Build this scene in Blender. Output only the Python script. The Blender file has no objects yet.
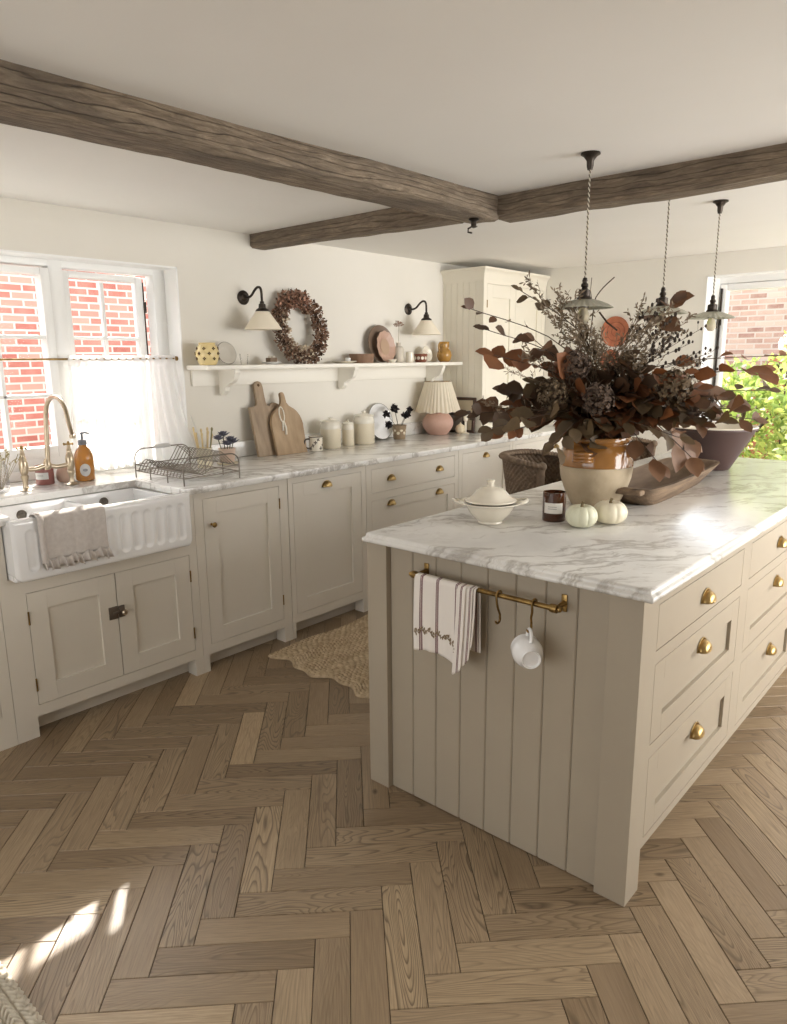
import bpy, bmesh, math, random
from math import sin, cos, pi, radians as rad, hypot, sqrt
from mathutils import Vector as V, Matrix as M, noise as N

sc = bpy.context.scene
COL = sc.collection
random.seed(7)

# ---------------------------------------------------------------- camera
cam = bpy.data.objects.new('camera', bpy.data.cameras.new('camera'))
COL.objects.link(cam)
YAW, PITCH, ROLL = .7218, -.2092, -.0089
fw = V((-sin(YAW) * cos(PITCH), cos(YAW) * cos(PITCH), sin(PITCH)))
r0 = V((cos(YAW), sin(YAW), 0)); u0 = r0.cross(fw)
rt = r0 * cos(ROLL) + u0 * sin(ROLL); upv = -r0 * sin(ROLL) + u0 * cos(ROLL)
mw = M((rt, upv, -fw)).transposed().to_4x4()
mw.translation = V((3.4371, -1.3924, 1.48))
cam.matrix_world = mw
cam.data.sensor_fit = 'HORIZONTAL'; cam.data.sensor_width = 36
cam.data.lens = 36 * 718.9 / 787
cam.data.clip_start = .02; cam.data.clip_end = 200
sc.camera = cam

# ---------------------------------------------------------------- look
sc.view_settings.view_transform = 'Standard'; sc.view_settings.look = 'None'
sc.view_settings.gamma = 1; sc.view_settings.use_curve_mapping = False
sc.view_settings.exposure = EXPO = 0.72
cy = sc.cycles
cy.use_denoising = True
cy.max_bounces = 10; cy.diffuse_bounces = 6; cy.glossy_bounces = 4; cy.transmission_bounces = 6; cy.transparent_max_bounces = 12
cy.sample_clamp_indirect = 6; cy.caustics_reflective = False; cy.caustics_refractive = False

# ---------------------------------------------------------------- sky, sun, daylight
w = bpy.data.worlds.new('sky'); sc.world = w; w.use_nodes = True
nt = w.node_tree; nt.nodes.clear()
o_ = nt.nodes.new('ShaderNodeOutputWorld'); b_ = nt.nodes.new('ShaderNodeBackground'); s_ = nt.nodes.new('ShaderNodeTexSky')
s_.sky_type = 'NISHITA'; s_.sun_disc = False; s_.sun_elevation = rad(39); s_.sun_rotation = rad(-56)
s_.air_density = 1.2; s_.dust_density = 2.5; s_.ozone_density = 1
hs_ = nt.nodes.new('ShaderNodeHueSaturation'); hs_.inputs['Saturation'].default_value = .4
nt.links.new(s_.outputs[0], hs_.inputs['Color']); nt.links.new(hs_.outputs[0], b_.inputs[0]); nt.links.new(b_.outputs[0], o_.inputs[0])
b_.inputs[1].default_value = .54

def lamp(name, kind, loc, direction, energy, color, **kw):
    l = bpy.data.lights.new(name, kind); l.energy = energy; l.color = color
    for k, v_ in kw.items(): setattr(l, k, v_)
    o = bpy.data.objects.new(name, l); COL.objects.link(o); o.location = loc
    o.rotation_euler = V(direction).to_track_quat('-Z', 'Y').to_euler()
    return o
SUN_DIR = V((1, -.70, -.93))
lamp('sun', 'SUN', (-6, 5, 8), SUN_DIR, 8.5, (1, .94, .85), angle=rad(.6))
# daylight from a window inferred in the right wall, then fill from behind the camera
lamp('daylight_right_window', 'AREA', (5.12, 2.55, 1.35), (-1, .0, .03), 62, (1, .995, .985), shape='RECTANGLE', size=3.0, size_y=1.6, spread=rad(140))
lamp('rear_fill', 'AREA', (2.2, -3.9, 1.3), (0, 1, -.03), 31, (.97, .985, 1), shape='RECTANGLE', size=3.2, size_y=1.5)  # unseen fill added to brighten the room; no window in that wall
# light portals: they emit nothing, they only steer sampling to the two windows
lamp('window_portal', 'AREA', (-.33, -.04, 1.45), (1, 0, 0), 1, (1, 1, 1), shape='RECTANGLE', size=1.8, size_y=1.05).data.cycles.is_portal = True
lamp('garden_window_portal', 'AREA', (2.5, 4.37, 1.3), (0, -1, 0), 1, (1, 1, 1), shape='RECTANGLE', size=1.8, size_y=1.5).data.cycles.is_portal = True

# ---------------------------------------------------------------- material helpers
def mat(name, color=(.8, .8, .8), rough=.5, metal=0., spec=.5, **kw):
    m = bpy.data.materials.new(name); m.use_nodes = True
    b = m.node_tree.nodes['Principled BSDF']
    b.inputs['Base Color'].default_value = (*color, 1); b.inputs['Roughness'].default_value = rough
    b.inputs['Metallic'].default_value = metal; b.inputs['Specular IOR Level'].default_value = spec
    for k, v_ in kw.items(): b.inputs[k].default_value = v_
    return m
def srgb(r, g, b):
    f = lambda c: (c / 255 / 12.92) if c / 255 <= .04045 else ((c / 255 + .055) / 1.055) ** 2.4
    return (f(r), f(g), f(b))
class NT:
    def __init__(s, m): s.m = m; s.t = m.node_tree; s.b = s.t.nodes['Principled BSDF']
    def n(s, typ, **kw):
        x = s.t.nodes.new('ShaderNode' + typ)
        for k, v_ in kw.items():
            if k in x.inputs.keys(): x.inputs[k].default_value = v_
            else: setattr(x, k, v_)
        return x
    def l(s, a, b): s.t.links.new(a, b)
    def coord(s, kind='Object', scale=(1, 1, 1), rot=(0, 0, 0)):
        c = s.n('TexCoord'); mp = s.n('Mapping'); mp.inputs['Scale'].default_value = scale; mp.inputs['Rotation'].default_value = rot
        s.l(c.outputs[kind], mp.inputs[0]); return mp.outputs[0]
    def ramp(s, fac, stops):
        r = s.n('ValToRGB'); e = r.color_ramp.elements
        while len(e) > 1: e.remove(e[0])
        e[0].position = stops[0][0]; e[0].color = (*stops[0][1], 1)
        for p, c in stops[1:]:
            x = e.new(p); x.color = (*c, 1)
        s.l(fac, r.inputs[0]); return r.outputs[0]
    def noise(s, vec, scale=5, detail=4, rough=.5, dist=0):
        x = s.n('TexNoise'); x.inputs['Scale'].default_value = scale; x.inputs['Detail'].default_value = detail
        x.inputs['Roughness'].default_value = rough; x.inputs['Distortion'].default_value = dist
        if vec is not None: s.l(vec, x.inputs['Vector'])
        return x.outputs[0]
    def mix(s, fac, a, b, mode='MIX'):
        x = s.n('Mix'); x.data_type = 'RGBA'; x.blend_type = mode
        for i, v_ in ((0, fac), (6, a), (7, b)):
            if hasattr(v_, 'links') or hasattr(v_, 'is_output'): s.l(v_, x.inputs[i])
            elif i == 0: x.inputs[0].default_value = v_
            else: x.inputs[i].default_value = (*v_, 1)
        return x.outputs[2]
    def math(s, op, a, b=None):
        x = s.n('Math'); x.operation = op
        for i, v_ in ((0, a), (1, b)):
            if v_ is None: continue
            if hasattr(v_, 'is_output'): s.l(v_, x.inputs[i])
            else: x.inputs[i].default_value = v_
        return x.outputs[0]
    def bump(s, h, strength=.3, dist=.01):
        x = s.n('Bump'); x.inputs['Strength'].default_value = strength; x.inputs['Distance'].default_value = dist
        s.l(h, x.inputs['Height']); s.l(x.outputs[0], s.b.inputs['Normal'])
    def color(s, c): s.l(c, s.b.inputs['Base Color'])

def noisy(name, c1, c2, scale=8, rough=.6, bump=.1, dist=.004, detail=5, metal=0, stretch=(1, 1, 1), **kw):
    m = mat(name, c1, rough, metal, **kw); t = NT(m)
    v_ = t.coord('Object', stretch); f = t.noise(v_, scale, detail)
    t.color(t.ramp(f, [(.3, c1), (.7, c2)]))
    if bump: t.bump(t.noise(v_, scale * 6, 4), bump, dist)
    return m

WALL = noisy('wall_paint', srgb(223, 219, 209), srgb(227, 223, 214), 2, .85, .15, .003)
CEIL = noisy('ceiling_paint', srgb(232, 230, 225), srgb(236, 234, 230), 1.5, .9, .1, .003)
CAB = noisy('cabinet_paint', srgb(220, 214, 202), srgb(224, 218, 207), 3, .45, .05, .001)
CABI = noisy('island_paint', srgb(166, 155, 138), srgb(171, 161, 144), 3, .45, .05, .001)
CREAMP = noisy('cupboard_paint', srgb(226, 220, 204), srgb(230, 224, 209), 3, .5, .05, .001)
WHITE = mat('white_gloss_paint', srgb(240, 240, 238), .35)
TRIM = mat('shelf_paint', srgb(236, 232, 222), .45)
CERAM = mat('white_glazed_ceramic', srgb(238, 238, 238), .12, **{'Coat Weight': .4})
CREAMC = mat('cream_glazed_ceramic', srgb(226, 219, 203), .18, **{'Coat Weight': .3})
BRASS = noisy('aged_brass', srgb(196, 170, 118), srgb(160, 134, 88), 25, .3, .05, .001, metal=1)
BRASSD = noisy('worn_brass', srgb(176, 146, 92), srgb(110, 88, 55), 30, .36, .08, .001, metal=1)
NICKEL = noisy('warm_brushed_nickel', srgb(196, 182, 160), srgb(165, 150, 128), 20, .28, .03, .001, metal=1)
BRONZE = noisy('dark_bronze', srgb(70, 62, 54), srgb(48, 42, 38), 30, .4, .08, .001, metal=.7)
CHROME = mat('steel_wire', srgb(122, 114, 104), .4, .7)
DARK = mat('dark_metal', srgb(45, 42, 40), .5, .5)

def marble():
    m = mat('veined_marble', (.8, .8, .8), .19); t = NT(m)
    v_ = t.coord('Object', (1, 1, 1), (0, 0, .6))
    d = t.n('TexNoise'); d.inputs['Scale'].default_value = 1.6; d.inputs['Detail'].default_value = 6; t.l(v_, d.inputs['Vector'])
    mx = t.n('VectorMath'); mx.operation = 'MULTIPLY_ADD'; mx.inputs[1].default_value = (.55, .55, .55)
    t.l(d.outputs['Color'], mx.inputs[0]); t.l(v_, mx.inputs[2])
    def vein(scale, lo, hi, stretch):
        mp = t.n('Mapping'); mp.inputs['Scale'].default_value = stretch; t.l(mx.outputs[0], mp.inputs[0])
        n1 = t.noise(mp.outputs[0], scale, 9, .62)
        a = t.math('ABSOLUTE', t.math('SUBTRACT', n1, .5))
        return t.ramp(a, [(lo, (1, 1, 1)), (hi, (0, 0, 0))])
    v1 = vein(1.7, 0, .03, (1.9, .55, 1)); v2 = vein(4.6, 0, .022, (1.7, .5, 1))
    cloud = t.noise(mx.outputs[0], 1.5, 6, .6)
    msk = t.ramp(t.noise(v_, 1.7, 3), [(.35, (0, 0, 0)), (.62, (1, 1, 1))])
    base = t.ramp(cloud, [(.3, srgb(206, 204, 200)), (.55, srgb(234, 233, 229)), (.8, srgb(242, 241, 238))])
    c1 = t.mix(t.math('MULTIPLY', v1, .6), base, srgb(146, 138, 128))
    c2 = t.mix(t.math('MULTIPLY', t.math('MULTIPLY', v2, msk), .35), c1, srgb(160, 150, 136))
    t.color(c2); return m
MARBLE = marble()

def oak_floor():
    m = mat('oak_parquet', (.4, .3, .2), .38); t = NT(m)
    at = t.n('Attribute'); at.attribute_name = 'plank'
    uv = t.n('UVMap'); uv.uv_map = 'grain'
    rnd = at.outputs['Fac']
    mp = t.n('Mapping'); mp.inputs['Scale'].default_value = (1.1, 8.5, 1); t.l(uv.outputs[0], mp.inputs[0])
    cmb = t.n('CombineXYZ'); t.l(t.math('MULTIPLY', rnd, 37.), cmb.inputs[2])
    ad = t.n('VectorMath'); ad.operation = 'ADD'; t.l(mp.outputs[0], ad.inputs[0]); t.l(cmb.outputs[0], ad.inputs[1])
    # cathedral figure: contour lines of a stretched noise field
    big = t.noise(ad.outputs[0], 1.35, 1.5, .4, .35)
    rings = t.math('FRACT', t.math('MULTIPLY', big, 34.))
    ring = t.ramp(rings, [(0, (0, 0, 0)), (.5, (.08, .08, .08)), (.85, (1, 1, 1)), (.97, (.1, .1, .1)), (1, (0, 0, 0))])
    mp2 = t.n('Mapping'); mp2.inputs['Scale'].default_value = (5, 130, 1); t.l(uv.outputs[0], mp2.inputs[0])
    ad2 = t.n('VectorMath'); ad2.operation = 'ADD'; t.l(mp2.outputs[0], ad2.inputs[0]); t.l(cmb.outputs[0], ad2.inputs[1])
    fine = t.noise(ad2.outputs[0], 2.2, 5, .6)
    r2 = t.math('FRACT', t.math('MULTIPLY', rnd, 7.31)); r3 = t.math('FRACT', t.math('MULTIPLY', rnd, 13.77))
    tone = t.ramp(rnd, [(0, srgb(134, 114, 89)), (.25, srgb(152, 131, 104)), (.5, srgb(170, 149, 121)), (.75, srgb(148, 128, 102)), (1, srgb(190, 168, 136))])
    c = t.mix(t.math('MULTIPLY', ring, t.math('MULTIPLY', t.math('POWER', r2, .9), .85)), tone, srgb(72, 58, 42))
    f = t.ramp(fine, [(.35, (0, 0, 0)), (.72, (1, 1, 1))])
    c = t.mix(t.math('MULTIPLY', f, .58), c, srgb(98, 79, 60))
    pale = t.ramp(t.noise(ad.outputs[0], .7, 2), [(.4, (0, 0, 0)), (.7, (1, 1, 1))])
    c = t.mix(t.math('MULTIPLY', pale, .22), c, srgb(188, 166, 138))
    kn = t.n('TexVoronoi'); kn.inputs['Scale'].default_value = 2.4; kn.inputs['Randomness'].default_value = 1
    mp3 = t.n('Mapping'); mp3.inputs['Scale'].default_value = (1.2, 2.2, 1); t.l(uv.outputs[0], mp3.inputs[0]); t.l(mp3.outputs[0], kn.inputs['Vector'])
    k = t.ramp(kn.outputs['Distance'], [(0, (1, 1, 1)), (.03, (.6, .6, .6)), (.06, (0, 0, 0))])
    c = t.mix(t.math('MULTIPLY', k, t.math('GREATER_THAN', r3, .6)), c, srgb(62, 44, 30))
    t.color(c)
    rr = t.n('MapRange'); rr.inputs['To Min'].default_value = .3; rr.inputs['To Max'].default_value = .46; t.l(fine, rr.inputs[0])
    t.l(rr.outputs[0], t.b.inputs['Roughness'])
    t.bump(t.math('ADD', fine, t.math('MULTIPLY', ring, .5)), .12, .002)
    return m
FLOORM = oak_floor()

def old_oak():
    m = mat('weathered_oak_beam', (.3, .2, .15), .8); t = NT(m)
    uv = t.n('UVMap'); uv.uv_map = 'grain'
    mp = t.n('Mapping'); mp.inputs['Scale'].default_value = (2.5, 16, 1); t.l(uv.outputs[0], mp.inputs[0])
    a = t.noise(mp.outputs[0], 3, 9, .72, .9)
    mp2 = t.n('Mapping'); mp2.inputs['Scale'].default_value = (1, 3, 1); t.l(uv.outputs[0], mp2.inputs[0])
    b = t.noise(mp2.outputs[0], 2.3, 5, .6)
    c = t.ramp(a, [(.22, srgb(70, 60, 49)), (.42, srgb(116, 101, 84)), (.6, srgb(150, 134, 114)), (.8, srgb(190, 174, 152))])
    c = t.mix(t.ramp(b, [(.4, (0, 0, 0)), (.7, (.7, .7, .7))]), c, srgb(82, 72, 62))
    w_ = t.n('TexWave'); w_.inputs['Scale'].default_value = .8; w_.inputs['Distortion'].default_value = 9; w_.inputs['Detail'].default_value = 4; w_.bands_direction = 'Y'
    t.l(mp.outputs[0], w_.inputs['Vector'])
    cr = t.ramp(w_.outputs['Fac'], [(.0, (1, 1, 1)), (.06, (0, 0, 0))])
    c = t.mix(t.math('MULTIPLY', cr, .5), c, srgb(60, 49, 40))
    t.color(c); t.bump(t.math('SUBTRACT', a, cr), .7, .012); return m
BEAMM = old_oak()

def brick(name, axis, c1, c2, c3, mortar):
    m = mat(name, (.5, .2, .1), .9); t = NT(m)
    g = t.n('TexCoord'); s = t.n('SeparateXYZ'); t.l(g.outputs['Object'], s.inputs[0])
    c = t.n('CombineXYZ'); t.l(s.outputs[axis], c.inputs[0]); t.l(s.outputs[2], c.inputs[1])
    b = t.n('TexBrick'); t.l(c.outputs[0], b.inputs['Vector'])
    b.inputs['Scale'].default_value = 1; b.inputs['Brick Width'].default_value = .225; b.inputs['Row Height'].default_value = .075
    b.inputs['Mortar Size'].default_value = .011; b.inputs['Mortar Smooth'].default_value = .2; b.inputs['Bias'].default_value = 0
    b.inputs['Color1'].default_value = (0, 0, 0, 1); b.inputs['Color2'].default_value = (1, 1, 1, 1); b.inputs['Mortar'].default_value = (0, 0, 0, 1)
    col = t.ramp(b.outputs['Color'], [(0, c1), (.5, c2), (1, c3)])
    nz = t.noise(c.outputs[0], 6, 5, .6)
    col = t.mix(t.ramp(nz, [(.4, (0, 0, 0)), (.75, (.6, .6, .6))]), col, c3)
    t.color(t.mix(b.outputs['Fac'], col, mortar))
    t.bump(t.math('SUBTRACT', t.math('MULTIPLY', nz, .5), b.outputs['Fac']), .5, .01)
    return m
BRICK = brick('red_brick', 1, srgb(160, 92, 80), srgb(186, 116, 102), srgb(202, 146, 130), srgb(206, 190, 180))
BRICKG = brick('weathered_garden_brick', 0, srgb(150, 112, 98), srgb(182, 146, 128), srgb(204, 182, 164), srgb(196, 182, 168))

# ---------------------------------------------------------------- object helpers
WM = {}
def thing(name, label, cat, loc=(0, 0, 0), rotz=0, group=None, kind=None):
    o = bpy.data.objects.new(name, None); COL.objects.link(o); o.empty_display_size = .05
    o.location = loc; o.rotation_euler = (0, 0, rotz); o['label'] = label; o['category'] = cat
    if group: o['group'] = group
    if kind: o['kind'] = kind
    WM[o.name] = M.Translation(loc) @ M.Rotation(rotz, 4, 'Z')
    return o
def tag(o, label, cat, group=None, kind=None):
    o['label'] = label; o['category'] = cat
    if group: o['group'] = group
    if kind: o['kind'] = kind
    return o

class MB:
    """gathers shapes, in world coordinates, into one mesh"""
    def __init__(s): s.bm = bmesh.new(); s.uv = None; s.mi = 0
    def _fin(s, fs):
        for f in fs: f.material_index = s.mi
    def box(s, x0, x1, y0, y1, z0, z1, bev=0, seg=2, mx=None):
        r = bmesh.ops.create_cube(s.bm, size=1)
        vs = r['verts']
        for v_ in vs: v_.co = V((x0 + (v_.co.x + .5) * (x1 - x0), y0 + (v_.co.y + .5) * (y1 - y0), z0 + (v_.co.z + .5) * (z1 - z0)))
        if mx is not None:
            for v_ in vs: v_.co = mx @ v_.co
        fs = {f for v_ in vs for f in v_.link_faces}; s._fin(fs)
        if bev:
            es = list({e for v_ in vs for e in v_.link_edges})
            q = bmesh.ops.bevel(s.bm, geom=es, offset=bev, segments=seg, profile=.5, affect='EDGES', clamp_overlap=True)
            s._fin(q['faces'])
        return s
    def grid(s, fn, nu, nv, closeu=False, closev=False, flip=False):
        vs = [[s.bm.verts.new(fn(i / (nu if closeu else nu - 1) if nu > 1 else 0, j / (nv if closev else nv - 1) if nv > 1 else 0)) for j in range(nv)] for i in range(nu)]
        out = []
        for i in range(nu if closeu else nu - 1):
            for j in range(nv if closev else nv - 1):
                a, b, c, d = vs[i][j], vs[(i + 1) % nu][j], vs[(i + 1) % nu][(j + 1) % nv], vs[i][(j + 1) % nv]
                q = (a, d, c, b) if flip else (a, b, c, d)
                try: f = s.bm.faces.new(q); f.material_index = s.mi; out.append(f)
                except ValueError: pass
        return vs
    def lathe(s, prof, c=(0, 0, 0), seg=32, mx=None, mod=None, sx=1, sy=1):
        """prof: list of (radius, z). mod(theta, k) scales the radius"""
        c = V(c); rows = []
        for k, (r, z) in enumerate(prof):
            if r < 1e-6:
                p = V((0, 0, z)); p = (mx @ p if mx is not None else p) + c; rows.append([s.bm.verts.new(p)]); continue
            row = []
            for i in range(seg):
                a = 2 * pi * i / seg; q = r * (mod(a, k) if mod else 1)
                p = V((q * cos(a) * sx, q * sin(a) * sy, z)); p = (mx @ p if mx is not None else p) + c
                row.append(s.bm.verts.new(p))
            rows.append(row)
        for A, B in zip(rows, rows[1:]):
            for i in range(seg):
                j = (i + 1) % seg
                if len(A) == 1 and len(B) == 1: continue
                if len(A) == 1: q = (A[0], B[j], B[i])
                elif len(B) == 1: q = (A[i], A[j], B[0])
                else: q = (A[i], A[j], B[j], B[i])
                f = s.bm.faces.new(q); f.material_index = s.mi
        return s
    def tube(s, pts, r, seg=8, closed=False, cap=True, flat=1.):
        pts = [V(p) for p in pts]; n = len(pts)
        rs = r if isinstance(r, (list, tuple)) else [r] * n
        rows = []; up = None
        for i, p in enumerate(pts):
            a = pts[(i - 1) % n] if (closed or i > 0) else p; b = pts[(i + 1) % n] if (closed or i < n - 1) else p
            t = (b - a); t = t.normalized() if t.length > 1e-9 else V((0, 0, 1))
            if up is None: up = t.orthogonal().normalized()
            up = (up - t * up.dot(t)); up = up.normalized() if up.length > 1e-6 else t.orthogonal().normalized()
            sd = t.cross(up)
            rows.append([s.bm.verts.new(p + (up * cos(2 * pi * k / seg) * flat + sd * sin(2 * pi * k / seg)) * rs[i]) for k in range(seg)])
        rng = range(n) if closed else range(n - 1)
        for i in rng:
            A, B = rows[i], rows[(i + 1) % n]
            for k in range(seg):
                j = (k + 1) % seg
                f = s.bm.faces.new((A[k], A[j], B[j], B[k])); f.material_index = s.mi
        if cap and not closed and seg > 2:
            f = s.bm.faces.new(list(reversed(rows[0]))); f.material_index = s.mi
            f = s.bm.faces.new(rows[-1]); f.material_index = s.mi
        return s
    def ball(s, c, r, seg=12, ring=8, sx=1, sy=1, sz=1):
        prof = [(r * sin(pi * k / ring) if 0 < k < ring else 0, -r * cos(pi * k / ring) * sz) for k in range(ring + 1)]
        return s.lathe(prof, c, seg, sx=sx, sy=sy)
    def prism(s, poly, fn, d0, d1, bev=0):
        """poly 2D outline; fn(a, b, d) -> point"""
        A = [s.bm.verts.new(fn(a, b, d0)) for a, b in poly]; B = [s.bm.verts.new(fn(a, b, d1)) for a, b in poly]
        fs = [s.bm.faces.new(list(reversed(A))), s.bm.faces.new(B)]
        n = len(poly)
        for i in range(n):
            j = (i + 1) % n; fs.append(s.bm.faces.new((A[i], A[j], B[j], B[i])))
        for f in fs: f.material_index = s.mi
        if bev:
            es = list({e for f in fs[:2] for e in f.edges})
            q = bmesh.ops.bevel(s.bm, geom=es, offset=bev, segments=2, profile=.5, affect='EDGES', clamp_overlap=True)
            s._fin(q['faces'])
        return s
    def leaf(s, p, d, nrm, L, W, cup=.12, curl=.1):
        """an oval leaf folded along its midrib"""
        d = d.normalized(); sd = d.cross(nrm); sd = sd.normalized() if sd.length > 1e-5 else d.orthogonal().normalized()
        n = sd.cross(d).normalized()
        st = [(.0, .0), (.22, .72), (.5, 1.), (.78, .68), (1., .0)]
        mid = [s.bm.verts.new(p + d * (L * t) + n * (-curl * L * t * t)) for t, _ in st]
        le, ri = [], []
        for t, w_ in st[1:-1]:
            q = p + d * (L * t) + n * (-curl * L * t * t + cup * W * w_)
            le.append(s.bm.verts.new(q + sd * (W * .5 * w_))); ri.append(s.bm.verts.new(q - sd * (W * .5 * w_)))
        F = s.bm.faces.new
        fs = [F((mid[0], mid[1], le[0])), F((mid[0], ri[0], mid[1])), F((mid[3], mid[4], le[2])), F((mid[3], ri[2], mid[4]))]
        for i in (0, 1): fs += [F((mid[i + 1], mid[i + 2], le[i + 1], le[i])), F((mid[i + 1], ri[i], ri[i + 1], mid[i + 2]))]
        for f in fs: f.material_index = s.mi
    def done(s, name, mats, parent=None, smooth=40, solid=0, recalc=True):
        if recalc: bmesh.ops.recalc_face_normals(s.bm, faces=s.bm.faces[:])
        if parent is not None: s.bm.transform(WM[parent.name].inverted())
        me = bpy.data.meshes.new(name); s.bm.to_mesh(me); s.bm.free()
        for m in (mats if isinstance(mats, (list, tuple)) else [mats]): me.materials.append(m)
        if smooth:
            me.shade_smooth()
            if smooth < 180: me.set_sharp_from_angle(angle=rad(smooth))
        o = bpy.data.objects.new(name, me); COL.objects.link(o)
        if parent is not None: o.parent = parent; WM[o.name] = WM[parent.name]
        else: WM[o.name] = M.Identity(4)
        if solid:
            q = o.modifiers.new('thickness', 'SOLIDIFY'); q.thickness = solid; q.offset = 0
        return o
def struct(name, mb, m, **kw):
    o = mb.done(name, m, **kw); o['kind'] = 'structure'; return o
def dup(root, loc, rotz=None, label=None, group=None):
    r = root.copy(); COL.objects.link(r); r.location = loc
    if rotz is not None: r.rotation_euler = (0, 0, rotz)
    if label: r['label'] = label
    if group: r['group'] = group
    for ch in list(root.children):
        c = ch.copy(); COL.objects.link(c); c.parent = r
        for g in ch.children:
            d = g.copy(); COL.objects.link(d); d.parent = c
    return r
def arc(cx, cz, r, a0, a1, n):
    return [(cx + r * cos(rad(a0 + (a1 - a0) * i / n)), cz + r * sin(rad(a0 + (a1 - a0) * i / n))) for i in range(n + 1)]
def smooth_path(pts, k=6):
    pts = [V(p) for p in pts]; out = []
    for i in range(len(pts) - 1):
        p0 = pts[max(i - 1, 0)]; p1 = pts[i]; p2 = pts[i + 1]; p3 = pts[min(i + 2, len(pts) - 1)]
        for j in range(k):
            t = j / k
            out.append(.5 * ((2 * p1) + (p2 - p0) * t + (2 * p0 - 5 * p1 + 4 * p2 - p3) * t * t + (3 * p1 - p0 - 3 * p2 + p3) * t ** 3))
    out.append(pts[-1]); return out

XW, YB, H = -.08, 4.117, 2.194          # left wall, back wall, ceiling
XR, YF = 5.2, -4.0

# ================================================================ THE ROOM
# floor: herringbone oak planks, .405 x .0905 m, laid at 45 degrees
def build_floor():
    bm = bmesh.new(); uvl = bm.loops.layers.uv.new('grain'); at = bm.faces.layers.float.new('plank')
    L, Wd, g = .405, .0905, .0007
    R2 = sqrt(.5)
    def to(u, w_): return ((u - w_) * R2, (u + w_) * R2)
    U0, W0 = 1.02, -1.797
    def plank(u0, w0, lu, lw, alongu):
        cu, cw = u0 + lu / 2, w0 + lw / 2; x, y = to(cu, cw)
        if not (XW - .4 < x < XR + .3 and YF - .3 < y < YB + .3): return
        c = [(u0 + g, w0 + g), (u0 + lu - g, w0 + g), (u0 + lu - g, w0 + lw - g), (u0 + g, w0 + lw - g)]
        q = .0012
        ci = [(u0 + g + q, w0 + g + q), (u0 + lu - g - q, w0 + g + q), (u0 + lu - g - q, w0 + lw - g - q), (u0 + g + q, w0 + lw - g - q)]
        lo = [bm.verts.new((*to(*p), -.0022)) for p in c]; hi = [bm.verts.new((*to(*p), 0)) for p in ci]
        rv = random.random(); ru, rw = random.uniform(0, 50), random.uniform(0, 50)
        fs = [bm.faces.new(hi)]
        for i in range(4): fs.append(bm.faces.new((lo[i], lo[(i + 1) % 4], hi[(i + 1) % 4], hi[i])))
        for f in fs:
            f[at] = rv
            for lp in f.loops:
                x_, y_ = lp.vert.co.x, lp.vert.co.y; uu, ww = (x_ + y_) * R2 - u0, (y_ - x_) * R2 - w0
                lp[uvl].uv = (uu + ru, ww + rw) if alongu else (ww + ru, uu + rw)
    for k in range(-110, 110):
        for m_ in range(-14, 14):
            plank(U0 + k * Wd + m_ * L, W0 + k * Wd - m_ * L, L, Wd, True)
            plank(U0 + L + k * Wd + m_ * L, W0 + (k + 1) * Wd - L - m_ * L, Wd, L, False)
    mb = MB(); mb.bm.free(); mb.bm = bm
    base = [bm.verts.new(p) for p in ((XW - .3, YF - .3, -.003), (XR + .3, YF - .3, -.003), (XR + .3, YB + .3, -.003), (XW - .3, YB + .3, -.003))]
    f = bm.faces.new(base); f.material_index = 1
    return struct('floor', mb, [FLOORM, mat('gap_between_planks', srgb(48, 36, 26), .9)], smooth=0, recalc=False)
build_floor()
mb = MB(); mb.box(XW - .35, XR + .3, YF - .3, YB + .35, H, H + .12); struct('ceiling', mb, CEIL, smooth=0)
# left wall with the window opening
WY0, WY1, WZ0, WZ1 = -1.02, .872, .9, 1.972
mb = MB()
mb.box(XW - .26, XW, YF - .2, WY0, -.02, H + .01).box(XW - .26, XW, WY1, YB + .2, -.02, H + .01).box(XW - .26, XW, WY0, WY1, -.02, WZ0).box(XW - .26, XW, WY0, WY1, WZ1, H + .01)
struct('wall_left', mb, WALL, smooth=0)
# back wall with the garden window opening
BX0, BX1, BZ0, BZ1 = 1.585, 3.45, .62, 2.042
mb = MB()
mb.box(XW, BX0, YB, YB + .28, -.02, H + .01).box(BX1, XR, YB, YB + .28, -.02, H + .01).box(BX0, BX1, YB, YB + .28, -.02, BZ0).box(BX0, BX1, YB, YB + .28, BZ1, H + .01)
struct('wall_back', mb, WALL, smooth=0)
mb = MB(); mb.box(XR, XR + .2, YF - .2, YB + .28, -.02, H + .01); struct('wall_right', mb, WALL, smooth=0)
mb = MB(); mb.box(XW, XR, YF - .2, YF, -.02, H + .01); struct('wall_front', mb, WALL, smooth=0)
# white reveals lining both openings
mb = MB()
mb.box(XW - .13, XW + .002, WY1 - .008, WY1 + .0, WZ0, WZ1).box(XW - .13, XW + .002, WY0, WY1, WZ1 - .008, WZ1)
struct('trim_1', mb, WHITE, smooth=0)
mb = MB()
mb.box(BX0, BX0 + .008, YB - .002, YB + .13, BZ0, BZ1).box(BX0, BX1, YB - .002, YB + .13, BZ1 - .008, BZ1).box(BX0 - .02, BX1, YB - .05, YB + .2, BZ0 - .03, BZ0 + .002, .004)
struct('trim_2', mb, WHITE, smooth=0)

GLASS = mat('window_glass', (1, 1, 1), .0)
t = NT(GLASS); t.t.nodes.remove(t.b); tr = t.n('BsdfTransparent'); gl = t.n('BsdfGlossy'); gl.inputs['Roughness'].default_value = 0
fr = t.n('LayerWeight'); fr.inputs[0].default_value = .12; mxs = t.n('MixShader')
t.l(t.math('MULTIPLY', fr.outputs[0], .7), mxs.inputs[0]); t.l(tr.outputs[0], mxs.inputs[1]); t.l(gl.outputs[0], mxs.inputs[2])
t.l(mxs.outputs[0], t.t.nodes['Material Output'].inputs[0])

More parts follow.
